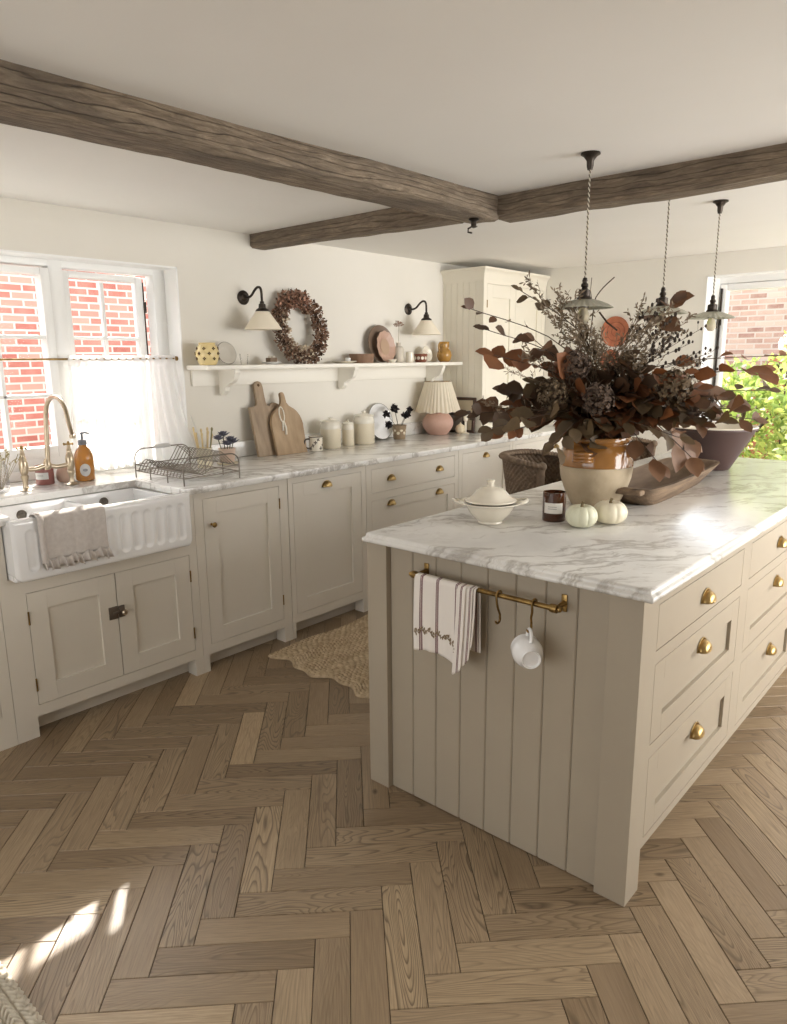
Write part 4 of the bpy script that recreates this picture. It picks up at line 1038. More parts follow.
pic_frame('small black framed picture behind the pink lamp base', .03, .185, .15, 3.125, .018, mat('black_frame', srgb(38, 34, 34), .4), mat('grey_print', srgb(128, 122, 116), .7))
mb = MB(); mb.lathe([(0, 0), (.028, 0), (.030, .004), (.008, .012), (.007, .09), (.017, .10), (.018, .16), (0, .162)], (.215, 3.11, CZ), 20)
tag(mb.done('candle_holder', CREAMC), 'pale candle holder between the lamp and the dark tall frame', 'candle holder')

# dish rack
t = thing('dish_rack', 'wire dish rack with a wooden grip beside the sink', 'dish rack', (.375, .56, CZ))
rx0, rx1, ry0, ry1 = .165, .585, .405, .715; WR = .0028
mb = MB()
for z in (.955, .985): mb.tube([(rx0, ry0, z), (rx1, ry0, z), (rx1, ry1, z), (rx0, ry1, z)], WR, 6, closed=True)
for x, top in ((rx0, 1.06), (rx1, 1.045)):
    pts = [(x, ry0, CZ)] + [(x, ry0, z) for z in (.95, 1.0)] + [(x, ry0 + .05 * (1 - cos(rad(a))), top - .045 + .045 * sin(rad(a))) for a in range(0, 91, 18)]
    pts += [(x, ry1 - .05 * (1 - cos(rad(a))), top - .045 + .045 * sin(rad(a))) for a in range(90, -1, -18)] + [(x, ry1, 1.0), (x, ry1, CZ)]
    mb.tube(pts, WR * 1.15, 8)
for x in (.3, .45):
    for y in (ry0, ry1): mb.tube([(x, y, .985), (x, y, CZ + .002)], WR, 6)
mb.done('frame', CHROME, t)
mb = MB()
for i in range(9): mb.tube([(rx0, ry0 + .31 * (i + 1) / 10, .955), (rx1, ry0 + .31 * (i + 1) / 10, .955)], .0016, 5)
mb.done('base_wires', CHROME, t)
for i in range(15):
    x = rx0 + .0 + .0275 * i
    if i < 1: continue
    mb = MB(); mb.tube(smooth_path([(x, ry0, .955), (x, ry0 + .02, .99), (x - .004, ry0 + .05, 1.008), (x, ry0 + .08, .98), (x + .002, ry0 + .12, .958), (x, ry0 + .17, .985), (x - .012, ry0 + .225, 1.05), (x - .012, ry0 + .235, 1.056), (x - .01, ry0 + .25, 1.045), (x, ry1, .985)], 3), .0024, 6)
    mb.done('plate_wire', CHROME, t)
mb = MB(); mb.tube([(rx0, .515, 1.062), (rx0, .525, 1.063), (rx0, .56, 1.064), (rx0, .595, 1.063), (rx0, .605, 1.062)], [.006, .010, .0115, .010, .006], 12); mb.done('grip', mat('grey_white_wood', srgb(200, 198, 194), .5), t)

# utensil pot with sticks, succulent
t = thing('utensil_jar', 'small cream jar of wooden sticks behind the dish rack', 'jar', (.17, .80, CZ))
c = V((.15, .815, CZ)); mb = MB(); mb.lathe([(0, 0), (.036, 0), (.040, .005), (.042, .10), (.044, .106), (.038, .106), (.036, .01), (0, .01)], c, 28); mb.done('body', mat('pale_glass_jar', srgb(222, 214, 190), .2), t)
STK = mat('pale_sticks', srgb(206, 184, 140), .8); STG = mat('olive_sticks', srgb(128, 122, 84), .8)
for i in range(9):
    a = i * .7; e = c + V((.045 * cos(a), .05 * sin(a), .19 + .02 * sin(i * 2.3))); mb = MB(); mb.tube([c + V((.022 * cos(a), .022 * sin(a), .013)), e], [.0028, .0042], 7); mb.ball(e, .0062, 8, 6, sz=1.8)
    tag(mb.done('wooden_stick', STG if i % 4 == 1 else STK), 'thin wooden stick standing in the cream jar behind the rack', 'stick', 'wooden sticks in the jar')
t = thing('succulent_pot', 'pale pink pot on a saucer beside the chopping boards', 'pot', (.13, .975, CZ))
c = V((.13, .975, CZ)); mb = MB(); mb.lathe([(0, .010), (.034, .010), (.040, .016), (.046, .082), (.048, .088), (.042, .088), (.036, .02), (0, .02)], c, 28); mb.done('body', noisy('pink_cream_pot', srgb(216, 196, 180), srgb(200, 176, 160), 8, .6), t)
mb = MB(); mb.lathe([(0, 0), (.055, 0), (.062, .008), (.060, .010), (.05, .005), (0, .005)], c, 28); mb.done('saucer', GL2, t)
SUC = mat('blue_grey_petals', srgb(112, 112, 128), .8)
for i, (dx, dy, dz) in enumerate(((-.01, -.045, .135), (.01, .02, .125), (.02, -.01, .105), (-.01, .05, .11), (.0, -.02, .155))):
    t = thing('succulent', 'blue grey rosette plant in the pale pink pot', 'plant', c + V((0, 0, .021)), 0, 'blue grey rosettes in the pink pot')
    e = c + V((dx, dy, dz)); mb = MB(); mb.tube([c + V((dx * .3, dy * .3, .022)), e], .003, 6); mb.done('stem', mat('grey_green_stem', srgb(110, 112, 96), .8), t)
    mb = MB()
    for k in range(20):
        a = k * 2.4; el = .15 + 1.2 * k / 20; d = V((cos(a) * cos(el), sin(a) * cos(el), sin(el))); mb.leaf(e, d, V((0, 0, 1)), .042 * (1.1 - .5 * k / 20), .022, .3, -.15)
    mb.done('rosette', SUC, t, recalc=False)

# mixer tap
t = thing('bridge_tap', 'brass bridge mixer tap with tall swan neck and cross handles', 'tap', (.11, .0, CZ))
fx = .115
for y in (-.10, .108):
    mb = MB(); mb.lathe([(0, 0), (.027, 0), (.028, .004), (.020, .008), (.0125, .014), (.010, .030), (.013, .048), (.0165, .060), (.0165, .066), (.013, .070), (.0175, .085), (.0195, .098), (.0195, .122), (.0165, .135), (.012, .150), (.010, .158), (.0115, .162), (.0085, .170), (.0065, .186), (0, .187)], (fx, y, CZ), 24)
    mb.done('valve', NICKEL, t)
    mb = MB(); z = CZ + .190
    for a in (.4, .4 + pi / 2):
        d = V((cos(a), sin(a), 0)); mb.tube([V((fx, y, z)) - d * .026, V((fx, y, z)) - d * .02, V((fx, y, z)) + d * .02, V((fx, y, z)) + d * .026], [.0052, .0035, .0035, .0052], 8)
    mb.ball((fx, y, z), .0085, 12, 8).ball((fx, y, z + .008), .0055, 10, 6); mb.done('cross_handle', BRASSD, t)
mb = MB(); mb.tube(smooth_path([(fx, -.10, 1.018), (fx, -.05, 1.012), (fx, .0, 1.022), (fx, .05, 1.012), (fx, .108, 1.018)], 5), [.0105] * 21, 14)
mb.lathe([(0, -.018), (.012, -.016), (.017, -.006), (.018, .008), (.013, .022), (.011, .034), (0, .034)], (fx, .004, 1.02), 20); mb.done('bridge', NICKEL, t)
sp = [(fx, .008, 1.04), (fx, .014, 1.14), (fx + .003, .018, 1.235)] + [(fx + .108 - .105 * cos(rad(a)), .02, 1.235 + .098 * sin(rad(a))) for a in range(20, 161, 20)] + [(fx + .226, .02, 1.21), (fx + .242, .02, 1.175)]
pp = smooth_path(sp, 4); mb = MB(); mb.tube(pp, [.0105 - .0018 * i / len(pp) for i in range(len(pp))], 14); mb.lathe([(0, .006), (.0125, .004), (.0135, -.006), (.012, -.012), (0, -.012)], (fx + .2435, .02, 1.172), 16); mb.done('spout', NICKEL, t)

# bottles and pots on the sill
t = thing('soap_bottle', 'amber soap bottle with grey pump standing behind the sink', 'bottle', (.045, .208, CZ))
c = V((.045, .208, CZ)); AMB = mat('amber_glass', srgb(196, 134, 66), .06, **{'Transmission Weight': .35, 'IOR': 1.4, 'Coat Weight': .3})
mb = MB(); mb.lathe([(0, 0), (.038, 0), (.043, .004), (.044, .10), (.042, .125), (.030, .152), (.018, .163), (.016, .172), (0, .172)], c, 36); mb.done('body', AMB, t)
mb = MB(); mb.lathe([(0, .172), (.020, .172), (.020, .190), (.016, .196), (.006, .198), (.005, .222), (.009, .224), (.009, .231), (0, .232)], c, 20).tube([c + V((0, 0, .228)), c + V((.0, .018, .229)), c + V((.0, .036, .222))], [.006, .005, .004], 8); mb.done('pump', mat('grey_pump', srgb(112, 116, 124), .4), t)
LAB = mat('pale_label', srgb(206, 206, 204), .6)
def label_patch(t, c, r, a0, a1, z0, z1, m, name='label', round_=False):
    mb = MB()
    if round_:
        am = (a0 + a1) / 2; zm = (z0 + z1) / 2; hz = (z1 - z0) / 2; ha = (a1 - a0) / 2
        mb.grid(lambda u, v_: c + V((r * cos(am + ha * u * cos(2 * pi * v_)), r * sin(am + ha * u * cos(2 * pi * v_)), zm + hz * u * sin(2 * pi * v_))), 5, 28, closev=True)
    else: mb.grid(lambda u, v_: c + V((r * cos(a0 + (a1 - a0) * u), r * sin(a0 + (a1 - a0) * u), z0 + (z1 - z0) * v_)), 14, 2)
    return mb.done(name, m, t, smooth=180, recalc=False)
label_patch(t, c, .0448, -.95, .15, .025, .085, LAB, round_=True)
l_ = label_patch(t, c, .0452, -.65, -.15, .048, .062, mat('label_print', srgb(130, 132, 136), .6), name='label_print', round_=True)
def candle_glass(label, c, r, h, body, labm, lab=True, ang=-.75, name='candle'):
    t = thing(name, label, 'candle', c)
    mb = MB(); mb.lathe([(0, 0), (r * .95, 0), (r, .003), (r, h), (r * .94, h), (r * .93, h * .80), (0, h * .80)], c, 36); mb.done('glass', body, t)
    mb = MB(); mb.lathe([(0, h * .805), (r * .92, h * .805), (r * .92, h * .81), (0, h * .812)], c, 28).tube([c + V((0, 0, h * .81)), c + V((.001, 0, h * .9))], .0012, 5); mb.done('wax', mat('cream_wax', srgb(226, 206, 176), .5), t)
    if lab:
        label_patch(t, c, r * 1.008, ang - .95, ang + .75, h * .30, h * .66, labm)
        for zz in (.52, .45): label_patch(t, c, r * 1.014, ang - .55, ang + .2, h * zz, h * (zz + .022), mat('tiny_print', srgb(150, 148, 144), .7), name='label_print')
    return t
candle_glass('muted pink candle glass behind the tap bridge', V((.0, .035, CZ)), .040, .088, mat('dusty_mauve_glass', srgb(150, 98, 92), .2), LAB)
t = thing('sill_pot', 'small terracotta pink ribbed pot between the pink candle and the tap valve', 'pot', (.0, .125, CZ))
mb = MB(); mb.lathe([(0, 0), (.026, 0), (.035, .012), (.038, .035), (.032, .058), (.024, .066), (.028, .080), (.024, .080), (.02, .066), (0, .06)], (.0, .128, CZ), 30, mod=lambda a, k: 1 + .02 * cos(a * 14)); mb.done('body', noisy('pink_clay', srgb(206, 176, 156), srgb(188, 156, 136), 10, .7), t)
t = thing('glass_jar', 'clear ribbed glass jar with dried sprigs at the sill left end', 'jar', (.05, -.19, CZ))
c = V((.05, -.185, CZ)); mb = MB(); mb.lathe([(0, 0), (.036, 0)] + [(.040 + .0012 * (i % 2), .005 + .008 * i) for i in range(14)] + [(.032, .125), (.034, .135), (.031, .135), (.029, .125), (.036, .10), (.036, .008), (0, .006)], c, 28); mb.done('glass', CLEAR, t)
t = thing('dried_sprig', 'olive dried sprig standing in the ribbed glass jar', 'sprig', c + V((0, 0, .008)))
mb = MB()
for _ in range(24):
    d = V((rs.gauss(0, .35), rs.gauss(0, .35), 1)).normalized(); e = c + V((0, 0, .01)) + d * rs.uniform(.14, .19); mb.tube([c + V((d.x * .02, d.y * .02, .01)), e], .0009, 4)
    for k in range(4): mb.leaf(e - d * .008 * k, (d + V((rs.gauss(0, .7), rs.gauss(0, .7), 0))).normalized(), V((rs.gauss(0, 1), 1, 0)), .016, .007)
mb.done('sprig', mat('olive_leaves', srgb(150, 138, 96), .9), t, recalc=False)

# curtain rod and cafe curtain
t = thing('curtain_rod', 'thin brass curtain rod across the window halfway up', 'curtain rod', (XW - .05, 0, 1.495))
mb = MB(); mb.tube([(XW - .045, WY0 + .012, 1.495), (XW - .045, WY1 - .010, 1.495)], .005, 10); mb.done('rod', BRASSD, t)
for y in (WY0 + .006, WY1 - .013): MB().lathe([(0, -.004), (.012, -.004), (.012, .004), (0, .004)], (XW - .045, y, 1.495), 16, M.Rotation(rad(90), 4, 'X')).done('end_socket', BRASSD, t)
CUR = mat('white_voile', srgb(244, 243, 240), .9); n_ = NT(CUR)
dif = n_.n('BsdfDiffuse'); dif.inputs[0].default_value = (*srgb(244, 243, 240), 1); tl = n_.n('BsdfTranslucent'); tl.inputs[0].default_value = (*srgb(246, 246, 244), 1); tp = n_.n('BsdfTransparent')
m1 = n_.n('MixShader'); m1.inputs[0].default_value = .55; m2 = n_.n('MixShader'); m2.inputs[0].default_value = .12
n_.l(dif.outputs[0], m1.inputs[1]); n_.l(tl.outputs[0], m1.inputs[2]); n_.l(m1.outputs[0], m2.inputs[1]); n_.l(tp.outputs[0], m2.inputs[2]); n_.l(m2.outputs[0], n_.t.nodes['Material Output'].inputs[0])
def curt(u, v_):
    # v 0 top -> 1 bottom; the right hand part swings out over the wall and worktop at the bottom
    ya, yb = .255, .846; k = max(0, (v_ - .06)); out = max(0, u - .62) / .38
    y = ya + (yb - ya) * u + .125 * (v_ ** 1.6) * out * out - .03 * v_ * (1 - u) + .002 * sin(v_ * 7 + u * 40)
    amp = .0045 + .010 * k + .008 * k * out
    x = XW - .045 + amp * sin(u * 2 * pi * 15 + 1.2 * sin(u * 9)) + .006 * k * sin(u * 17 + 2) + (.05 * (v_ ** 1.4)) * (.25 + out * 1.5)
    if v_ < .08: x = XW - .045 + (.008 if v_ > .02 else .004) * (.8 + .4 * sin(u * 2 * pi * 15))
    z = 1.513 - v_ * (.575 + .0 * out)
    return V((x, y, z))
t = thing('cafe_curtain', 'sheer white cafe curtain gathered on the rod over the right half of the window', 'curtain', (XW - .045, .55, 1.0))
mb = MB(); mb.grid(curt, 420, 44); mb.done('curtain', CUR, t, smooth=180)

# ================================================================ PENDANTS
def opal():
    m = mat('fluted_opal_glass', srgb(196, 194, 180), .2, **{'Coat Weight': .3}); n = NT(m)
    tl = n.n('BsdfTranslucent'); tl.inputs[0].default_value = (*srgb(214, 214, 200), 1); ms = n.n('MixShader'); ms.inputs[0].default_value = .4
    n.l(n.b.outputs[0], ms.inputs[1]); n.l(tl.outputs[0], ms.inputs[2]); n.l(ms.outputs[0], n.t.nodes['Material Output'].inputs[0]); return m
OPAL = opal(); BULB = mat('clear_bulb', srgb(236, 226, 200), .03, **{'Transmission Weight': .6, 'IOR': 1.2}); CORD = mat('cream_cord', srgb(206, 198, 180), .8); CORD2 = mat('brown_cord', srgb(84, 72, 60), .8)
def pendant(x, y, label):
    t = thing('pendant_lamp', label, 'lamp', (x, y, H), 0, 'fluted glass pendant lamps over the island'); zs = 1.672
    mb = MB(); mb.lathe([(0, 0), (.034, 0), (.035, -.005), (.024, -.011), (.013, -.026), (.012, -.044), (.009, -.056), (0, -.057)], (x, y, H - .0005), 28); mb.done('ceiling_rose', BRONZE, t)
    for m_, ph in ((CORD, 0), (CORD2, pi)):
        mb = MB(); n = 150; z0, z1 = H - .055, zs + .092
        mb.tube([(x + .0019 * cos(i * .9 + ph), y + .0019 * sin(i * .9 + ph), z0 + (z1 - z0) * i / n) for i in range(n + 1)], .0021, 5); mb.done('twisted_cord', m_, t)
    mb = MB(); mb.lathe([(0, .098), (.007, .096), (.010, .086), (.0085, .078), (.013, .074), (.014, .066), (.010, .062), (.012, .056), (.0215, .052), (.022, .030), (.026, .026), (.028, .016), (.020, .012), (.018, -.010), (0, -.010)], (x, y, zs), 28); mb.done('lamp_holder', BRONZE, t)
    fl = lambda a, k: 1 + .018 * cos(a * 30) * min(1, k / 3)
    mb = MB(); mb.lathe([(.021, .020), (.040, .018), (.062, .011), (.085, .001), (.104, -.011), (.1035, -.0125), (.084, -.001), (.061, .009), (.040, .0155), (.021, .0175)], (x, y, zs), 180, mod=lambda a, k: 1 + .035 * cos(a * 28) * (0, .3, .6, .9, 1, 1, .9, .6, .3, 0)[k]); mb.done('fluted_shade', OPAL, t)
    mb = MB(); mb.lathe([(0, -.072), (.012, -.070), (.021, -.056), (.023, -.042), (.017, -.022), (.011, -.010), (0, -.008)], (x, y, zs), 24); mb.done('bulb', BULB, t)
pendant(2.142, 1.16, 'fluted glass pendant lamp nearest the camera, above the flower arrangement')
pendant(2.205, 1.75, 'middle fluted glass pendant lamp, shade partly hidden by brown leaves')
pendant(2.222, 2.33, 'fluted glass pendant lamp beside the garden window')

# terracotta wall plates
TERR = noisy('terracotta_slip', srgb(186, 116, 84), srgb(160, 92, 64), 22, .5, .2, .002)
for x, z, r, lb in ((.926, 1.677, .116, 'round terracotta plate hanging on the back wall'), (.90, 1.455, .085, 'smaller terracotta plate hung lower on the back wall behind the leaves')):
    t = thing('wall_plate', lb, 'plate', (x, YB, z)); Tm = M.Translation((x, YB - .001, z)) @ M.Rotation(rad(90), 4, 'X')
    mb = MB(); mb.lathe(plate_profile(r, .022), (0, 0, 0), 44, Tm); mb.done('dish', TERR, t)
    mb = MB(); mb.tube([Tm @ V((r * .62 * cos(a), r * .62 * sin(a), .0075)) for a in [2 * pi * i / 40 for i in range(40)]], .002, 5, closed=True).tube([Tm @ V((r * .3 * cos(a), r * .3 * sin(a), .0055)) for a in [2 * pi * i / 30 for i in range(30)]], .002, 5, closed=True); mb.done('incised_rings', mat('dark_terracotta', srgb(132, 74, 52), .7), t)

# ================================================================ ON THE ISLAND
IZ = .9206
# confit pot
t = thing('confit_pot', 'large pottery jar, amber glazed above and bare cream clay below', 'pot', (2.205, 1.195, IZ))
VC = V((2.205, 1.195, IZ)); VP_ = [(0, 0), (.088, 0), (.094, .004), (.108, .03), (.126, .07), (.139, .11), (.1435, .140), (.1435, .155)]
VU = [(.1438, .156), (.1435, .185), (.139, .212), (.130, .232), (.121, .240), (.122, .244), (.131, .250), (.133, .258), (.131, .266), (.120, .268), (.114, .262), (.112, .20), (0, .18)]
CLAY = noisy('raw_cream_clay', srgb(196, 180, 154), srgb(166, 150, 124), 9, .85, .4, .004)
AMBG = noisy('amber_lead_glaze', srgb(160, 112, 56), srgb(120, 78, 36), 6, .14, .1, .002, **{'Coat Weight': .5})
VP_ = [(r * .955, z) for r, z in VP_]; VU = [(r * .955, z) for r, z in VU]
mb = MB(); mb.lathe(VP_, VC, 56); mb.done('clay_body', CLAY, t)
mb = MB(); mb.lathe(VU, VC, 56, mod=lambda a, k: 1 + .004 * sin(a * 5 + k)); mb.done('glazed_shoulder', AMBG, t)
for an in (-84, 96):
    a = rad(an); n = V((cos(a), sin(a), 0)); sd = V((-sin(a), cos(a), 0)); mb = MB()
    for dz in (-.013, 0, .013):
        mb.tube(smooth_path([VC + n * .120 + sd * (-.030) + V((0, 0, .197 + dz)), VC + n * .160 + sd * (-.026) + V((0, 0, .200 + dz)), VC + n * .170 + V((0, 0, .202 + dz)), VC + n * .160 + sd * .026 + V((0, 0, .200 + dz)), VC + n * .120 + sd * .030 + V((0, 0, .197 + dz))], 5), .0078, 10)
    mb.done('handle', AMBG, t)

# lidded tureen
t = thing('tureen', 'cream lidded tureen with a handle at each side, left of the candle', 'tureen', (2.07, .665, IZ))
c = V((2.075, .665, IZ))
def TS(mb):
    for v_ in mb.bm.verts: v_.co = c + (v_.co - c) * .88
    return mb
lob = lambda a, k: 1 + .018 * abs(cos(a * 4))
mb = MB(); mb.lathe([(0, .002), (.046, 0), (.050, .004), (.049, .010), (.062, .022), (.082, .045), (.095, .068), (.105, .078), (.122, .084), (.1225, .088), (.105, .0845), (.090, .078), (.070, .04), (0, .02)], c, 64, mod=lob); TS(mb).done('bowl', CREAMC, t)
mb = MB(); mb.lathe([(.100, .0895), (.098, .094), (.082, .101), (.072, .112), (.056, .130), (.038, .141), (.016, .146), (.012, .150), (.0115, .160), (.016, .166), (.016, .171), (0, .173)], c, 64, mod=lambda a, k: 1 + (.018 * abs(cos(a * 4)) if k < 7 else 0)); TS(mb).done('lid', CREAMC, t)
for s_ in (-1, 1):
    d = V((cos(YAW), sin(YAW), 0)) * s_; e = V((-d.y, d.x, 0)); mb = MB()
    mb.tube(smooth_path([c + d * .108 + e * -.034 + V((0, 0, .083)), c + d * .132 + e * -.027 + V((0, 0, .088)), c + d * .146 + V((0, 0, .092)), c + d * .132 + e * .027 + V((0, 0, .088)), c + d * .108 + e * .034 + V((0, 0, .083))], 5), .0075, 10, flat=.55)
    TS(mb).done('handle', CREAMC, t)

# candle
BG = mat('brown_glass', srgb(72, 38, 20), .06, **{'Coat Weight': .5, 'Transmission Weight': .15})
candle_glass('candle in dark brown glass with a white label on the island', V((2.226, .838, IZ)), .0405, .102, BG, mat('white_label', srgb(222, 219, 212), .7), ang=-1.05)

# two white pumpkins
def pumpkin(label, x, y, r, h, col, ph):
    t = thing('pumpkin', label, 'pumpkin', (x, y, IZ)); c = V((x, y, IZ)); prof = []
    for k in range(19):
        a = pi * k / 18; rr = sin(a) ** .72 * r if 0 < k < 18 else 0; z = h * .5 * (1 - cos(a)); z += (.010 if k < 9 else -.012) * (1 - min(1, rr / (r * .55))) if rr < r * .55 else 0
        prof.append((rr, z))
    mb = MB(); mb.lathe(prof, c, 120, mod=lambda a, k: 1 - .085 * (1 - abs(sin(a * 5 + ph)) ** .55)); mb.done('flesh', mat('pumpkin_skin', col, .4), t, smooth=180)
    mb = MB(); mb.tube(smooth_path([c + V((0, 0, h - .016)), c + V((.001, 0, h - .002)), c + V((.004, .001, h + .009))], 4), [.0085, .0075, .006, .0055, .005, .0048, .0048, .005, .0055], 7); mb.done('stalk', mat('dry_stalk', srgb(112, 96, 66), .8), t)
pumpkin('pale green white mini pumpkin in front, nearer the candle', 2.350, .800, .0535, .078, srgb(214, 214, 190), 0)
pumpkin('cream mini pumpkin just behind the greenish one', 2.400, .912, .0585, .080, srgb(228, 220, 196), .4)

# dough tray: hewn trough, long axis along the island
TRAYW = noisy('bleached_old_wood', srgb(140, 118, 94), srgb(92, 74, 58), 6, .75, .5, .006, stretch=(7, .9, 7))
TRAYI = noisy('dark_tray_inside', srgb(118, 98, 78), srgb(90, 72, 56), 5, .8, .4, .004, stretch=(7, .9, 7))
t = thing('dough_trough', 'long hewn wooden dough trough lying behind the pottery jar', 'tray', (2.295, 1.72, IZ), 0)
ty0, ty1 = 1.16, 2.14
def trough(a, v_, inner):
    # outline: superellipse in plan; v 0 base -> 1 rim
    ca, sa = cos(a), sin(a); ex = .42; px = abs(ca) ** ex * (1 if ca > 0 else -1); py = abs(sa) ** ex * (1 if sa > 0 else -1)
    w_ = (.082 + .055 * v_) if not inner else (.062 + .058 * v_); l_ = (.37 + .12 * v_) if not inner else (.335 + .13 * v_ )
    h = .082 + .004 * N.noise(V((ca * 2, sa * 4, 1))); z = (h * v_) if not inner else (.018 + (h - .018) * v_)
    wob = 1 + .03 * N.noise(V((ca * 1.5, sa * 3, 5)))
    return V((2.298 + px * w_ * wob - .05 * (py * .5), 1.65 + py * l_, IZ + z))
mb = MB(); n = 96; rows = []
for inn, vs_ in ((0, (0, .25, .5, .75, 1)), (1, (1, .7, .4, .15, 0))):
    for v_ in vs_: rows.append([mb.bm.verts.new(trough(2 * pi * (i + .5) / n, v_, inn)) for i in range(n)])
for k_, (A, B) in enumerate(zip(rows, rows[1:])):
    for i in range(n): f = mb.bm.faces.new((A[i], A[(i + 1) % n], B[(i + 1) % n], B[i])); f.material_index = 1 if k_ >= 5 else 0
mb.bm.faces.new(list(reversed(rows[0]))); f = mb.bm.faces.new(rows[-1]); f.material_index = 1
mb.done('trough', [TRAYW, TRAYI], t, smooth=50)
for yy, s_ in ((ty0 + .03, -1), (ty1 - .03, 1)):
    mb = MB(); xx = 2.298 + (.025 if s_ < 0 else -.025)
    mb.box(xx - .085, xx + .085, min(yy, yy + s_ * .045), max(yy, yy + s_ * .045), IZ + .058, IZ + .080, .008, 3); mb.done('end_grip', TRAYW, t)

# pancheon
t = thing('pancheon_bowl', 'large flared brown bowl, cream inside, on the island by the window', 'bowl', (2.235, 2.42, IZ))
c = V((2.235, 2.42, IZ)); mb = MB(); mb.lathe([(0, 0), (.098, 0), (.104, .006), (.206, .196), (.218, .204), (.219, .213)], c, 64); mb.done('outer_wall', mat('dark_brown_clay', srgb(74, 54, 50), .5), t)
mb = MB(); mb.lathe([(.2192, .2132), (.214, .2175), (.204, .213), (.104, .022), (0, .016)], c, 64); mb.done('glazed_inside', CREAMC, t)

# ---------------------------------------------------------------- the dried arrangement
A_ = V((cos(YAW), sin(YAW), 0)); B_ = V((-sin(YAW), cos(YAW), 0)); NK = VC + V((0, 0, .262))
rs = random.Random(21)
LEAFM = []
for i, (r_, g_, b_2) in enumerate(((94, 70, 52), (74, 59, 45), (116, 78, 50), (88, 76, 56), (112, 86, 66))):
    m = mat('dried_leaf_%d' % i, srgb(r_, g_, b_2), .55); n = NT(m)
    v_ = n.coord('Object'); n.color(n.mix(n.noise(v_, 18, 3), srgb(int(r_ * .72), int(g_ * .7), int(b_2 * .7)), srgb(int(r_ * 1.25), int(g_ * 1.2), int(b_2 * 1.15))))
    tl = n.n('BsdfTranslucent'); tl.inputs[0].default_value = (*srgb(min(255, int(r_ * 1.4)), int(g_ * 1.25), b_2), 1); ms = n.n('MixShader'); ms.inputs[0].default_value = .16
    n.l(n.b.outputs[0], ms.inputs[1]); n.l(tl.outputs[0], ms.inputs[2]); n.l(ms.outputs[0], n.t.nodes['Material Output'].inputs[0]); LEAFM.append(m)
STEMM = mat('dark_branch', srgb(74, 58, 46), .85)
def inpot(i, n):
    a = i * 2.399; r = .075 * sqrt(((i * 7) % n + .5) / n); return VC + V((r * cos(a), r * sin(a), .20))
def path_to(start, tip, lift=.35, k=16):
    d = tip - start; flat = V((d.x, d.y, 0)); mid = start + flat * .30 + V((0, 0, max(d.z * .62, .10) + lift * flat.length * .35)); q = start + flat * .04 + V((0, 0, .075))
    return smooth_path([start, q, mid, tip], k // 3)
def leafy(tip, label, i, n=20, size=.06, t0=.30, group=None, droop=0., mi=None, lift=.35):
    path = path_to(inpot(i, 40), tip, lift)
    t = thing('leafy_branch', label, 'branch', inpot(i, 40), 0, group)
    mb = MB(); m_ = len(path); mb.tube(path, [.0032 - .0020 * j / m_ for j in range(m_)], 6); mb.done('stem', STEMM, t)
    mb = MB()
    for j in range(n):
        f = t0 + (1 - t0) * (j + .5) / n; k = min(int(f * (m_ - 1)), m_ - 2); p = path[k].lerp(path[k + 1], f * (m_ - 1) - k); d = (path[k + 1] - path[k]).normalized()
        sd = d.cross(V((0, 0, 1))); sd = sd.normalized() if sd.length > .01 else V((1, 0, 0)); s_ = 1 if j % 2 else -1
        dd = (d * rs.uniform(.2, .9) + sd * s_ * rs.uniform(.5, 1) + V((0, 0, rs.uniform(-.55, .45) - droop))).normalized()
        L = size * rs.uniform(.68, 1.2) * (1 - .25 * (f - .3)); nn = V((rs.gauss(0, .6), rs.gauss(0, .6), 1)) + B_ * -rs.uniform(.5, 2.4)
        q = p + dd * L * .18; mb.tube([p, q], .0009, 3, cap=False); mb.leaf(q, dd, nn, L, L * rs.uniform(.62, .82), rs.uniform(.05, .22), rs.uniform(-.05, .3))
    mb.leaf(path[-1], (path[-1] - path[-2]).normalized(), V((0, 0, 1)) - B_, size * .6, size * .36)
    mb.done('leaves', LEAFM[i % 4 if mi is None else mi], t, smooth=180, recalc=False)
def W_(a, z, b=0.): return NK + A_ * a + B_ * b + V((0, 0, z))
